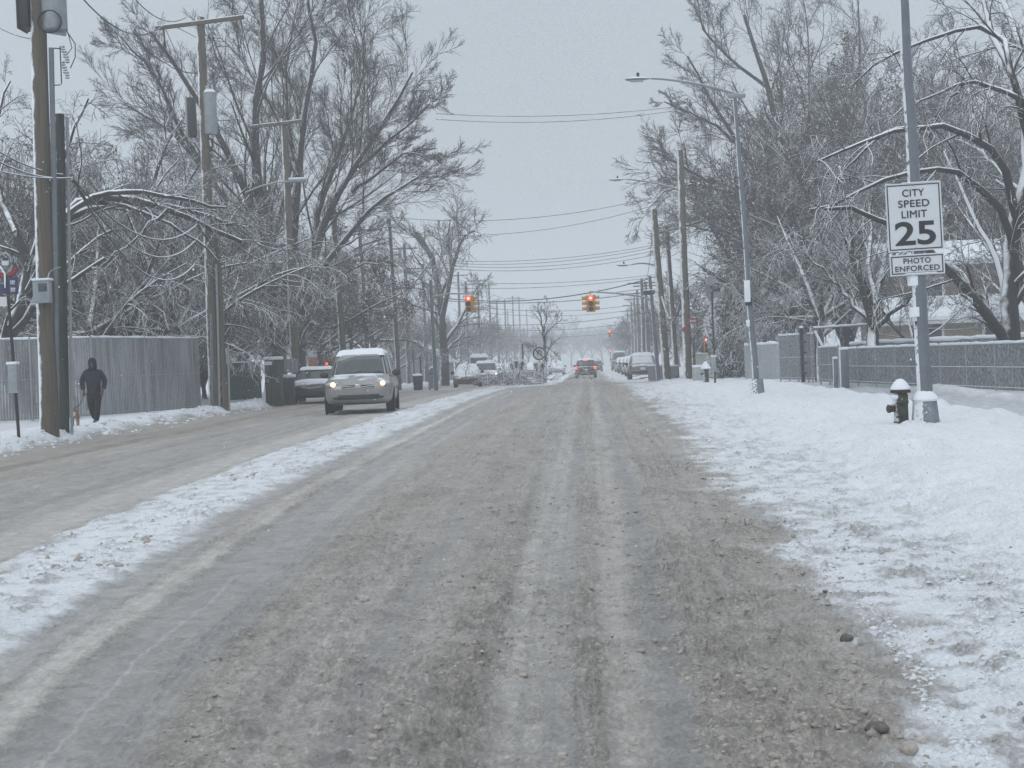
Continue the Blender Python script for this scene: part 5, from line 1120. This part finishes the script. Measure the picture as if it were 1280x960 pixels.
# ------------------------------------------------------------ falling snow
g = np.random.default_rng(77); n = 5200; Yf = 7+75*g.random(n)**.7
Pf = np.array([at(x, y, Y) for x, y, Y in zip(g.uniform(-200, 1480, n), g.uniform(-150, 900, n), Yf)]); Pf = Pf[Pf[:, 2] > hgt(Pf[:, 0], Pf[:, 1])+.1]; n = len(Pf)
oc = np.array([(1, 0, 0), (-1, 0, 0), (0, 1, 0), (0, -1, 0), (0, 0, 1.3), (0, 0, -1.3)]); of = np.array([(0, 2, 4), (2, 1, 4), (1, 3, 4), (3, 0, 4), (2, 0, 5), (1, 2, 5), (3, 1, 5), (0, 3, 5)])
V = Pf[:, None]+oc[None]*(.0035+.006*g.random((n, 1, 1))); o = link(npmesh('falling_snow', V.reshape(-1, 3), (of[None]+6*np.arange(n)[:, None, None]).reshape(-1, 3)), 'falling_snow', M['snow'], smooth=False); tag(o, kind='stuff')
# ------------------------------------------------------------ vehicles
def car(name, label, cat, loc, rz, L=4.6, W=1.85, H=1.5, hood=.95, belt=.98, cowl=-1.1, hdr=-.35, rtop=1.5, rbase=2.0, paint='greycar', trunk=None, wr=.33, clear=.2,
        snow_roof=.08, front='off', rear='off', group=None, windscreen='glass', mirrors=True, wb=None, nose=.0, rear_glass='glass', hood_snow=False, full_snow=False, plate=False):
    t = thing(name, label, cat, loc, rz, group); hl = L/2; hw = W/2
    tr = trunk if trunk is not None else belt
    st = [(-hl, .55, clear+.22, hood*.66), (-hl+.05, .78, clear+.1, hood*.76), (-hl+.2, .93, clear+.04, hood*.88), (-hl+.55, .985, clear, hood*.95), (cowl-.15, 1, clear, hood), (cowl+.1, 1, clear, belt),
          (0, 1, clear, belt), (rbase-.3, 1, clear, belt), (min(rbase+.05, hl-.3), .99, clear+.02, tr), (hl-.18, .95, clear+.06, tr*.98), (hl-.04, .86, clear+.14, tr*.92), (hl, .7, clear+.25, tr*.8)]
    V = []; n = None
    for y, w_, zb, zt in st:
        a = hw*w_; hh = zt-zb
        half = [(0, zb), (a*.82, zb), (a*.95, zb+.07*hh), (a*1.0, zb+.3*hh), (a*1.0, zb+.6*hh), (a*.975, zb+.86*hh), (a*.88, zt), (a*.45, zt+.03), (0, zt+.04)]
        sec = half+[(-x, z) for x, z in half[-2:0:-1]]; n = len(sec); V += [(x, y, z) for x, z in sec]
    k = len(st); b = MB(); b.add(V, [(i*n+j, i*n+(j+1) % n, (i+1)*n+(j+1) % n, (i+1)*n+j) for i in range(k-1) for j in range(n)]+[tuple(range(n)), tuple(range((k-1)*n, k*n))])
    b.build('body', M[paint], t, sub=1)
    # greenhouse
    def ring(f, off=0.0, z=None):
        yf = cowl+(hdr-cowl)*f; yr = rbase+(rtop-rbase)*f; w_ = hw*(.93-.17*f)
        if f > .9: g_ = (f-.9)/.1; yf += .35*g_*g_; yr -= .25*g_*g_; w_ -= .14*g_*g_
        zz = belt-.03+(H-belt+.03)*(f if f <= .9 else .9+.1*math.sin((f-.9)/.1*math.pi/2))
        return (yf+yr)/2, (yr-yf)/2+off, w_+off, zz
    V = []; m_ = 36; fs = [0, .2, .4, .6, .8, .9, .94, .98, 1.0]; ex = 2/7
    for f in fs:
        yc, hy, w_, z = ring(f)
        for j in range(m_):
            A = 2*math.pi*j/m_; c_, s_ = math.cos(A), math.sin(A)
            V.append((w_*math.copysign(abs(c_)**ex, c_), yc+hy*math.copysign(abs(s_)**ex, s_), z))
    b = MB(); b.add(V, [(i*m_+j, i*m_+(j+1) % m_, (i+1)*m_+(j+1) % m_, (i+1)*m_+j) for i in range(len(fs)-1) for j in range(m_)]+[tuple(range((len(fs)-1)*m_, len(fs)*m_))])
    b.build('cabin', M[paint], t)
    def glasspatch(nm, kind, u0, u1, f0, f1, mt, sgn=1, topf=None):
        V = []; nu, nf = 13, 6
        for i in range(nf):
            for j in range(nu):
                f = f0+(f1-f0)*i/(nf-1); u = u0+(u1-u0)*j/(nu-1)
                if topf is not None: f = f0+(topf(j/(nu-1))-f0)*i/(nf-1)
                yc, hy, w_, z = ring(f, .008)
                if kind == 'side': y = yc+hy*u; x = sgn*w_*(1-abs(u)**7)**(1/7)
                else: x = w_*u; y = yc+sgn*hy*(1-abs(u)**7)**(1/7)
                V.append((x, y, z))
        b = MB(); b.add(V, [(i*nu+j, i*nu+j+1, (i+1)*nu+j+1, (i+1)*nu+j) for i in range(nf-1) for j in range(nu-1)])
        o = b.build(nm, M[mt], t); sd = o.modifiers.new('s', 'SOLIDIFY'); sd.thickness = .006; return o
    wsd = glasspatch('windscreen', 'end', -.88, .88, .08, .86, windscreen, -1, (lambda u: .66+.2*sm(0, .45, u)) if name == 'minivan' else None)
    glasspatch('rear_window', 'end', -.82, .82, .15, .8, rear_glass, 1)
    for s in (-1, 1):
        for (u0, u1) in ((-.80, -.32), (-.27, .25), (.30, .82)): glasspatch('side_window', 'side', u0, u1, .12, .82, 'glass' if not full_snow else rear_glass, s)
    # wheels
    wb = wb or L*.6; 
    for sy in (-1, 1):
        for sx in (-1, 1):
            yy = sy*wb/2-(.08 if sy < 0 else -.02); xx = sx*(hw-.155)
            MB().lathe([(wr*1.15, -.02), (wr*1.15, .02)], (sx*(hw-.012), yy, wr*1.02), 20, axis='X').build('wheel_arch', M['black'], t)
            wh = MB().lathe([(wr*.6, -.12), (wr*.92, -.12), (wr, -.08), (wr, .08), (wr*.92, .12), (wr*.6, .12)], (xx+sx*.02, yy, wr), 22, axis='X').build('wheel', M['black'], t)
            MB().lathe([(wr*.62, -.01), (wr*.6, .012), (wr*.15, .02), (.01, .02)], (xx+sx*.135, yy, wr), 10, axis='X').build('rim', M['grey'], wh, smooth=False)
    # front
    yF = -hl
    for s in (-1, 1):
        hp = Vector((s*hw*.74, yF+.17, hood*.80)); lh = MB().ball((0, 0, 0), 1, (hw*.2, .13, .085), 10).build('headlight', M['lens'], t); lh.location = hp
        if front != 'off': 
            q = MB().ball((0, 0, 0), .068, (1.1, .6, 1.0), 8).build('lamp_bulb', M[front], lh); q.location = (s*.03*-1, -.115, 0)
        MB().box((s*hw*.62, yF+.03, clear+.22), (.2, .08, .07), ch=.02).build('fog_light', M['dark'], t)
        rp = Vector((s*hw*.86, hl-.10, belt*.86)); rl = MB().box(rp, (hw*.2, .12, .26), ch=.03).build('tail_light', M['redcar' if rear == 'off' else 'brake'], t)
        if mirrors: MB().ball((0, 0, 0), 1, (.13, .07, .10), 10).build('wing_mirror', M['dark'], t).location = (s*(hw+.06), cowl+.42, belt+.06)
    gr = MB().box((0, yF+.035, hood*.72), (W*.46, .06, .11), ch=.02).build('grille', M['dark'], t)
    MB().tube([(-W*.23, yF+.0, hood*.75), (0, yF-.02, hood*.70), (W*.23, yF+.0, hood*.75)], .013, 6).tube([(-W*.22, yF+.0, hood*.70), (0, yF-.02, hood*.655), (W*.22, yF+.0, hood*.70)], .011, 6).build('grille_bar', M['chrome'], gr)
    MB().box((0, yF+.05, clear+.24), (W*.60, .14, .15), ch=.04).build('air_intake', M['dark'], t)
    if plate: MB().box((0, yF-.012, hood*.62), (.30, .012, .13), ch=.004).build('number_plate', M['plate'], t)
    MB().box((0, hl+.0, clear+.22), (W*.84, .10, .18), ch=.04).build('bumper', M['darkcar'], t)
    MB().box((0, hl+.03, belt*.72), (.34, .012, .15), ch=.004).build('number_plate', M['plate'], t)
    if rear != 'off':
        yc, hy, w_, z = ring(.86); MB().box((0, yc+hy+.02, z), (.34, .05, .06)).build('high_brake_light', M['brake'], t)
    # snow
    if snow_roof:
        g_ = np.random.default_rng(int(L*100)+int(loc[0]*10) % 97); nu = 22; V = []
        yc, hy, w_, z = ring(.90); nn = 20
        for i in range(nu+1):
            for j in range(nn+1):
                u = -1+2*i/nu; v = -1+2*j/nn; e_ = (1-abs(u)**6)*(1-abs(v)**6)
                hx = w_*1.02*u; yy = yc-.0+(hy*1.0)*v; drop = -.10 if e_ < .02 else 0
                rr_ = max(abs(u), abs(v)); sh = 1-.10*max(0, rr_-.8)/.2; V.append((hx*sh*1.02, yy-(.0), z-.02+(H-z+.03)*min(1, (1-rr_**9)*1.5)+snow_roof*min(1, (1-rr_**3.2)*1.25)*(.55+.9*float(fbm(np.array(u*2.3+loc[0]), np.array(v*3.1), 3)))))
        b = MB(); b.add(V, [(i*(nn+1)+j, (i+1)*(nn+1)+j, (i+1)*(nn+1)+j+1, i*(nn+1)+j+1) for i in range(nu) for j in range(nn)]); o = b.build('roof_snow', M['snow'], t); o.modifiers.new('u', 'SUBSURF').render_levels = 1
    if hood_snow:
        V = []; nu, nn = 14, 8
        for i in range(nu+1):
            for j in range(nn+1):
                u = -1+2*i/nu; v = j/nn; y = -hl+.35+(cowl+.15+hl-.35)*v; e_ = (1-abs(u)**6)*min(1, 4*v+.1)*min(1, 6*(1-v)+.2)
                zz = np.interp(y, [-hl+.2, -hl+.55, cowl-.15, cowl+.1], [hood*.88, hood*.95, hood, belt]); V.append((hw*.9*u, y, zz+.02-.07*abs(u)**3+hood_snow*e_))
        b = MB(); b.add(V, [(i*(nn+1)+j, (i+1)*(nn+1)+j, (i+1)*(nn+1)+j+1, i*(nn+1)+j+1) for i in range(nu) for j in range(nn)]); o = b.build('bonnet_snow', M['snow'], t); o.modifiers.new('s', 'SOLIDIFY').thickness = .03
    return t
Mw = M['snow']
M['wscreen_snow'] = M['snow']
def at_road(x, y, Y=None):
    return PX(x, y, Y) if Y else gnd(x, y)
vp = PX(450, 516, 44.5); vp.x += 0
vp.y += 2.5; vp = onground(vp.x-.25, vp.y)
van = car('minivan', 'silver minivan with lit headlights and a snow-covered roof driving towards the viewer', 'minivan', vp, R(5), L=5.1, W=2.06, H=1.80, hood=1.08, belt=1.10, cowl=-1.55, hdr=-.72, rtop=2.2, rbase=2.42, paint='silver', wr=.34, clear=.24,
    snow_roof=.12, front='warm', wb=3.03, plate=False)
V = []
sb = MB()
for (x, y0, x1, y1) in ((-.75, -1.62, .72, -1.60),): snowcap(sb, [(x, y0, 1.115), (0, y0-.07, 1.135), (x1, y1, 1.115)], .035, 3)
snowcap(sb, [(-.1, -2.15, 1.085), (.12, -1.98, 1.10), (.42, -2.02, 1.09), (.55, -2.2, 1.05)], .03, 5); snowcap(sb, [(-.42, -1.95, 1.10), (-.3, -1.85, 1.105)], .018, 6)
sb.build('bonnet_snow', M['snow'], van)
wpr = MB().tube([(-.55, -1.55, 1.14), (.05, -1.42, 1.24)], .01, 5).tube([(.1, -1.58, 1.15), (.65, -1.42, 1.22)], .01, 5).build('wiper', M['dark'], van)
MB().ball((0, -2.555, .80), .075, (1.2, .2, .8), 8).build('badge', M['chrome'], van)
p = PX(397, 505, 63); car('parked_car', 'dark car with a snow-covered bonnet parked behind the silver minivan', 'car', p, R(4), L=4.5, W=1.82, H=1.42, hood=.92, belt=.95, paint='darkcar', hood_snow=.03, snow_roof=.06, clear=.2)
# orange truck back of the parked car
p = PX(403, 496, 100); t = thing('orange_truck', 'small orange truck with roof snow and a red lamp behind the dark parked car', 'truck', p)
MB().box((0, 2.2, 1.55), (1.75, 4, 1.35), ch=.05).build('cargo_box', M['orange'], t); MB().box((0, -.3, 1.0), (1.7, 1.4, .9), ch=.12).build('cab', M['whitecar'], t); MB().box((0, 2.2, 2.42), (1.8, 4.1, .42), ch=.14).build('roof_snow', M['snow'], t); MB().box((0, -.98, 1.2), (1.4, .08, .4), ch=.03).build('windscreen', M['glass'], t)
MB().box((.52, .17, 1.75), (.42, .06, .32)).build('lamp_panel', M['dark'], t); MB().ball((.36, .12, 1.75), .09, (1, .4, 1), 8).build('red_lamp', M['brake'], t)
for sx in (-1, 1):
    for yy in (-.2, 3.4): MB().lathe([(.25, -.12), (.38, -.11), (.38, .11), (.25, .12)], (sx*.75, yy, .38), 16, axis='X').build('wheel', M['black'], t)
# left parked row
def lc(x, Y, label, **k): return car('parked_car', label, 'car', PX(x, 480, Y), k.pop('rz', R(4)), **k)
lc(585, 101, 'low red car buried under snow at the left kerb, nearest of the far parked row', L=4.3, W=1.85, H=1.36, hood=.9, belt=.92, paint='redcar', hood_snow=.14, snow_roof=.16, windscreen='snow', rear_glass='snow', full_snow=True)
car('oncoming_car', 'pale car with one bright white headlight behind the snow-buried red car', 'car', PX(608, 480, 113), R(6), L=4.6, W=1.9, H=1.7, hood=1.0, belt=1.05, paint='whitecar', hood_snow=.05, snow_roof=.10, front='cool')
car('cargo_van', 'boxy snow-roofed van behind the pale car with the bright headlight', 'van', PX(600, 480, 122), R(4), L=5.2, W=2.0, H=2.25, hood=1.2, belt=1.25, cowl=-1.7, hdr=-1.1, rtop=2.5, rbase=2.55, paint='whitecar', snow_roof=.16)
lc(628, 142, 'snow-covered pale car farther along the left row, behind the heap of branches', L=4.5, W=1.85, H=1.5, paint='whitecar', hood_snow=.1, snow_roof=.12, windscreen='snow')
lc(643, 165, 'snow-covered car nearly hidden behind the left keep right sign', L=4.6, W=1.85, H=1.6, paint='greycar', hood_snow=.1, snow_roof=.12)
lc(662, 178, 'snow-covered car seen between the two keep right signs', L=4.5, W=1.85, H=1.5, paint='whitecar', hood_snow=.1, snow_roof=.12, windscreen='snow')
lc(697, 190, 'snow-covered parked car right of the slender tree', L=4.5, W=1.85, H=1.5, paint='whitecar', hood_snow=.1, snow_roof=.12, windscreen='snow')
# car ahead
car('leading_car', 'dark car driving away down the street with its brake lights on', 'car', PX(733, 480, 138), R(180), L=4.6, W=1.9, H=1.66, hood=1.0, belt=1.05, rtop=1.9, rbase=2.15, paint='darkcar', rear='on', snow_roof=.08, clear=.24)
car('distant_car', 'dark shape of a farther car just right of the leading car', 'car', PX(746.5, 480, 215), R(180), L=4.4, W=1.7, H=1.6, paint='darkcar', snow_roof=.0, rear='off')
# right parked row
def rc(x, Y, label, nm='parked_car', **k): return car(nm, label, 'car', PX(x, 480, Y), R(180), group=None, **k)
rc(803, 106, 'snow-plastered car with a dark bumper, nearest of the parked row on the right', L=4.6, W=1.95, H=1.66, hood=1.0, belt=1.0, rtop=1.75, rbase=2.15, paint='greycar', rear_glass='snow', snow_roof=.14, clear=.3)
rc(796, 126, 'snow-heaped pale car second in the parked row on the right', L=4.5, W=1.85, H=1.55, paint='whitecar', rear_glass='snow', hood_snow=.1, snow_roof=.16)
rc(790, 142, 'snow-heaped pale car third in the parked row on the right', L=4.5, W=1.85, H=1.5, paint='whitecar', rear_glass='snow', hood_snow=.1, snow_roof=.16)
rc(784, 160, 'snow-heaped car fourth in the parked row on the right', L=4.5, W=1.85, H=1.5, paint='greycar', rear_glass='snow', hood_snow=.1, snow_roof=.16)
rc(779, 182, 'snow-heaped car fifth in the parked row on the right', L=4.5, W=1.85, H=1.5, paint='whitecar', rear_glass='snow', hood_snow=.1, snow_roof=.16)
car('box_truck', 'hazy tall grey van standing beyond the snow-heaped cars on the right', 'van', PX(775, 480, 205), R(180), L=6, W=2.1, H=2.5, hood=1.3, belt=1.4, cowl=-2, hdr=-1.4, rtop=2.9, rbase=2.95, paint='greycar', snow_roof=.06)

# ------------------------------------------------------------ person with dog
def skin(name, J, E, mt, parent=None, sub=2, root=0):
    me = bpy.data.meshes.new(name); me.from_pydata([j[:3] for j in J], E, []); o = link(me, name, mt, parent, False)
    sk = o.modifiers.new('k', 'SKIN'); sk.use_smooth_shade = True
    me.skin_vertices[0].data
    for i, j in enumerate(J):
        v = me.skin_vertices[0].data[i]; r_ = j[3]; v.radius = (r_, j[4] if len(j) > 4 else r_); v.use_root = (i == root)
    s_ = o.modifiers.new('s', 'SUBSURF'); s_.levels = s_.render_levels = sub; return o
def add_skin_layer(me):
    if not me.skin_vertices: 
        bm = bmesh.new(); bm.from_mesh(me); bm.verts.layers.skin.verify(); bm.to_mesh(me); bm.free()
def skin(name, J, E, mt, parent=None, sub=2, root=0):
    me = bpy.data.meshes.new(name); bm = bmesh.new(); ly = bm.verts.layers.skin.verify(); vs = []
    for i, j in enumerate(J):
        v = bm.verts.new(j[:3]); v[ly].radius = (j[3], j[4] if len(j) > 4 else j[3]); v[ly].use_root = (i == root); vs.append(v)
    for a, b in E: bm.edges.new((vs[a], vs[b]))
    bm.to_mesh(me); bm.free(); o = link(me, name, mt, parent, False)
    sk = o.modifiers.new('k', 'SKIN'); sk.use_smooth_shade = True; s_ = o.modifiers.new('s', 'SUBSURF'); s_.levels = s_.render_levels = sub; return o
pp = gnd(119.5, 533); pr = thing('person', 'person in a dark hooded jacket and black trousers walking a small dog', 'person', pp, R(8))
J = [(0, 0, .93, .13, .10), (0, -.01, 1.10, .12, .09), (0, -.03, 1.28, .15, .10), (0, -.05, 1.40, .09, .07), (0, -.08, 1.46, .05), (0, -.11, 1.56, .075, .085), (0, -.125, 1.64, .07, .08),
     (.17, -.04, 1.36, .05), (.25, -.03, 1.12, .042), (.235, -.12, .90, .03), (.225, -.14, .84, .024),       # 7-10 left arm (viewer right)
     (-.17, -.04, 1.36, .05), (-.26, -.01, 1.12, .042), (-.235, -.10, .90, .03), (-.225, -.13, .84, .024),  # 11-14
     (.09, 0, .88, .085), (.08, -.10, .50, .058), (.05, -.16, .10, .040), (.05, -.24, .04, .035),          # 15-18 front leg
     (-.09, 0, .88, .085), (-.09, .05, .50, .056), (-.05, .26, .16, .038), (-.05, .22, .06, .034)]         # 19-22 rear leg
E = [(0, 1), (1, 2), (2, 3), (3, 4), (4, 5), (5, 6), (2, 7), (7, 8), (8, 9), (9, 10), (2, 11), (11, 12), (12, 13), (13, 14), (0, 15), (15, 16), (16, 17), (17, 18), (0, 19), (19, 20), (20, 21), (21, 22)]
for hnd, s in ((10, 1), (14, -1)):
    hx, hy_, hz_ = J[hnd][:3]
    for f, (dx, ln) in enumerate(((-.028, .075), (-.010, .085), (.009, .08), (.026, .062))):
        a = len(J); J.append((hx+dx, hy_-.035, hz_-.03, .009)); J.append((hx+dx, hy_-.035-ln*.35, hz_-.03-ln*.35, .008)); J.append((hx+dx*.9, hy_-.03-ln*.1, hz_-.03-ln*.62, .007)); E += [(hnd, a), (a, a+1), (a+1, a+2)]
    a = len(J); J.append((hx-s*.04, hy_-.015, hz_, .010)); J.append((hx-s*.045, hy_-.05, hz_-.035, .008)); E += [(hnd, a), (a, a+1)]
body = skin('body', J, E, M['skin'], pr)
jk = [(0, 0, .66, .17, .13), (0, 0, .80, .20, .145), (0, -.01, 1.02, .18, .13), (0, -.03, 1.22, .195, .14), (0, -.05, 1.38, .15, .11), (0, -.08, 1.46, .09, .08), (.20, -.04, 1.35, .085), (.285, -.02, 1.12, .075), (.245, -.10, .91, .06), (-.20, -.04, 1.35, .085), (-.29, 0, 1.12, .075), (-.245, -.09, .91, .06)]
skin('jacket', jk, [(0, 1), (1, 2), (2, 3), (3, 4), (4, 5), (3, 6), (6, 7), (7, 8), (3, 9), (9, 10), (10, 11)], M['jacket'], pr)
skin('hood', [(0, -.02, 1.42, .11, .10), (0, -.055, 1.54, .12, .115), (0, -.10, 1.65, .112, .115), (0, -.115, 1.73, .065)], [(0, 1), (1, 2), (2, 3)], M['jacket'], pr)
skin('trousers', [(0, 0, .92, .16, .12), (.095, 0, .80, .115), (.085, -.09, .50, .085), (.055, -.15, .12, .068), (-.095, 0, .80, .115), (-.095, .04, .50, .083), (-.055, .23, .19, .066)], [(0, 1), (1, 2), (2, 3), (0, 4), (4, 5), (5, 6)], M['trouser'], pr)
for s, c in ((1, (.05, -.20, .055)), (-1, (-.05, .22, .09))): MB().ball(c, .062, (1, 2.2, .95), 8).build('shoe', M['shoe'], pr)
fc = MB().ball((0, -.172, 1.585), .012, (1, 1.4, 1.5), 6).build('nose', M['skin'], body)
for s in (-1, 1): MB().ball((s*.03, -.168, 1.62), .010, (1.3, .7, .8), 6).build('eye', M['ink'], body)
MB().box((0, -.168, 1.545), (.045, .012, .008)).build('mouth', M['redsign'], body)
dp = gnd(103, 533); dp = onground(dp.x, pp.y-.15)
dg = thing('dog', 'small tan and white dog on a leash beside the walking person', 'dog', dp, R(14))
J = [(0, .02, .36, .085, .095), (0, -.16, .36, .095, .11), (0, .20, .37, .08, .085), (0, -.25, .44, .055), (0, -.32, .50, .055, .055), (0, -.40, .475, .032), (0, -.45, .465, .022), (0, .30, .42, .02), (0, .38, .50, .013),
     (.06, -.18, .26, .04), (.06, -.17, .15, .022), (.06, -.18, .03, .018), (.06, -.21, .015, .02), (-.06, -.18, .26, .04), (-.065, -.20, .15, .022), (-.065, -.24, .04, .018), (-.065, -.27, .02, .02),
     (.065, .20, .27, .05), (.065, .14, .19, .03), (.065, .24, .12, .018), (.065, .22, .02, .018), (-.065, .20, .27, .05), (-.065, .16, .19, .03), (-.065, .27, .12, .018), (-.065, .26, .02, .018),
     (.045, -.29, .55, .02), (.06, -.30, .57, .012), (-.045, -.29, .55, .02), (-.06, -.30, .57, .012)]
E = [(0, 1), (0, 2), (1, 3), (3, 4), (4, 5), (5, 6), (2, 7), (7, 8), (1, 9), (9, 10), (10, 11), (11, 12), (1, 13), (13, 14), (14, 15), (15, 16), (2, 17), (17, 18), (18, 19), (19, 20), (2, 21), (21, 22), (22, 23), (23, 24), (4, 25), (25, 26), (4, 27), (27, 28)]
db = skin('body', J, E, M['fur'], dg)
MB().ball((0, -.265, .36), .06, (.8, .55, 1.3), 8).ball((0, -.365, .53), .022, (.6, 1.4, 1), 6).build('white_blaze', M['furwhite'], db)
MB().ball((0, -.475, .47), .013, n=6).build('nose', M['ink'], db)
for s in (-1, 1): MB().ball((s*.026, -.372, .515), .007, n=6).build('eye', M['ink'], db)
MB().tube([(.062*math.cos(a), -.25+.02*math.sin(a), .44+.055*math.sin(a)) for a in np.linspace(0, 6.283, 14)], .008, 5).build('collar', M['redsign'], dg)
dpw = Matrix.Rotation(R(14), 3, 'Z')@Vector((0, -.25, .49))+dp; hpw = Matrix.Rotation(R(8), 3, 'Z')@Vector((-.2, -.21, .82))+pp
o = MB().tube([(0, 0, 0)]+[(hpw-dpw)*k-Vector((0, 0, .10*math.sin(math.pi*k))) for k in (.2, .4, .6, .8, 1)], .008, 5).build('leash', M['black']); o.location = dpw; tag(o, 'thin dark leash from the hand of the walking person to the small dog', 'leash')
# ------------------------------------------------------------ air, sky, light
hz = MB(); hz.box((0, 620, 24.5), (1500, 1480, 52)); hb = hz.build('haze', M['snow'], smooth=False)
hb.data.materials.clear(); hm = bpy.data.materials.new('snowy_air'); hm.use_nodes = True; nt = hm.node_tree; nt.nodes.clear()
ho = nt.nodes.new('ShaderNodeOutputMaterial'); hv = nt.nodes.new('ShaderNodeVolumePrincipled'); nt.links.new(hv.outputs[0], ho.inputs['Volume'])
hv.inputs['Color'].default_value = (.90, .92, .94, 1); hv.inputs['Density'].default_value = HAZE; hv.inputs['Anisotropy'].default_value = 0.1
hb.data.materials.append(hm); tag(hb, kind='stuff')
w = bpy.data.worlds.new('World'); S.world = w; w.use_nodes = True; nt = w.node_tree; N = nt.nodes; Lk = nt.links
bg = N['Background']; sky = N.new('ShaderNodeTexSky'); sky.sky_type = 'NISHITA'; sky.sun_disc = False
sky.sun_elevation = R(38); sky.sun_rotation = R(200); sky.air_density = 1.5; sky.dust_density = 6
hs = N.new('ShaderNodeHueSaturation'); hs.inputs['Saturation'].default_value = .25; Lk.new(sky.outputs[0], hs.inputs['Color'])
tc = N.new('ShaderNodeTexCoord'); sp = N.new('ShaderNodeSeparateXYZ'); Lk.new(tc.outputs['Generated'], sp.inputs[0])
cr = N.new('ShaderNodeValToRGB'); Lk.new(sp.outputs['Z'], cr.inputs[0])
e = cr.color_ramp.elements; e[0].position = 0.0; e[0].color = (*[v*SKYK for v in (.350, .388, .424)], 1); e[1].position = 1.0; e[1].color = (*[v*SKYK*SKYZ for v in (.45, .485, .522)], 1)
x = cr.color_ramp.elements.new(.30); x.color = (*[v*SKYK for v in (.385, .44, .492)], 1)
no = N.new('ShaderNodeTexNoise'); no.inputs['Scale'].default_value = 2.5; no.inputs['Detail'].default_value = 4; Lk.new(tc.outputs['Generated'], no.inputs['Vector'])
mr = N.new('ShaderNodeMapRange'); mr.inputs['To Min'].default_value = .93; mr.inputs['To Max'].default_value = 1.07; Lk.new(no.outputs['Fac'], mr.inputs['Value'])
vs = N.new('ShaderNodeVectorMath'); vs.operation = 'SCALE'; Lk.new(cr.outputs[0], vs.inputs[0]); Lk.new(mr.outputs[0], vs.inputs['Scale'])
mx = N.new('ShaderNodeMix'); mx.data_type = 'RGBA'; mx.inputs[0].default_value = .9
Lk.new(hs.outputs[0], mx.inputs[6]); Lk.new(vs.outputs[0], mx.inputs[7]); Lk.new(mx.outputs[2], bg.inputs['Color']); bg.inputs['Strength'].default_value = .1
sl = bpy.data.lights.new('sun', 'SUN'); sl.energy = .5; sl.angle = R(30); sl.color = (1, .97, .93)
so = bpy.data.objects.new('sun', sl); COL.objects.link(so)
az = R(200); el = R(38); so.rotation_euler = Vector((-math.sin(az)*math.cos(el), -math.cos(az)*math.cos(el), -math.sin(el))).to_track_quat('-Z', 'Y').to_euler()
S.view_settings.view_transform = 'Standard'; S.view_settings.look = 'None'; S.view_settings.gamma = 1; S.view_settings.exposure = EXPO
S.view_settings.use_curve_mapping = False
c = S.cycles if hasattr(S, 'cycles') else None
if c:
    c.use_denoising = True; c.denoising_prefilter = 'NONE'; c.denoising_input_passes = 'RGB_ALBEDO_NORMAL'; c.max_bounces = 6; c.diffuse_bounces = 3; c.volume_bounces = 2; c.glossy_bounces = 2; c.transparent_max_bounces = 8
    c.use_adaptive_sampling = True; c.adaptive_threshold = .008; c.sample_clamp_indirect = 2.0
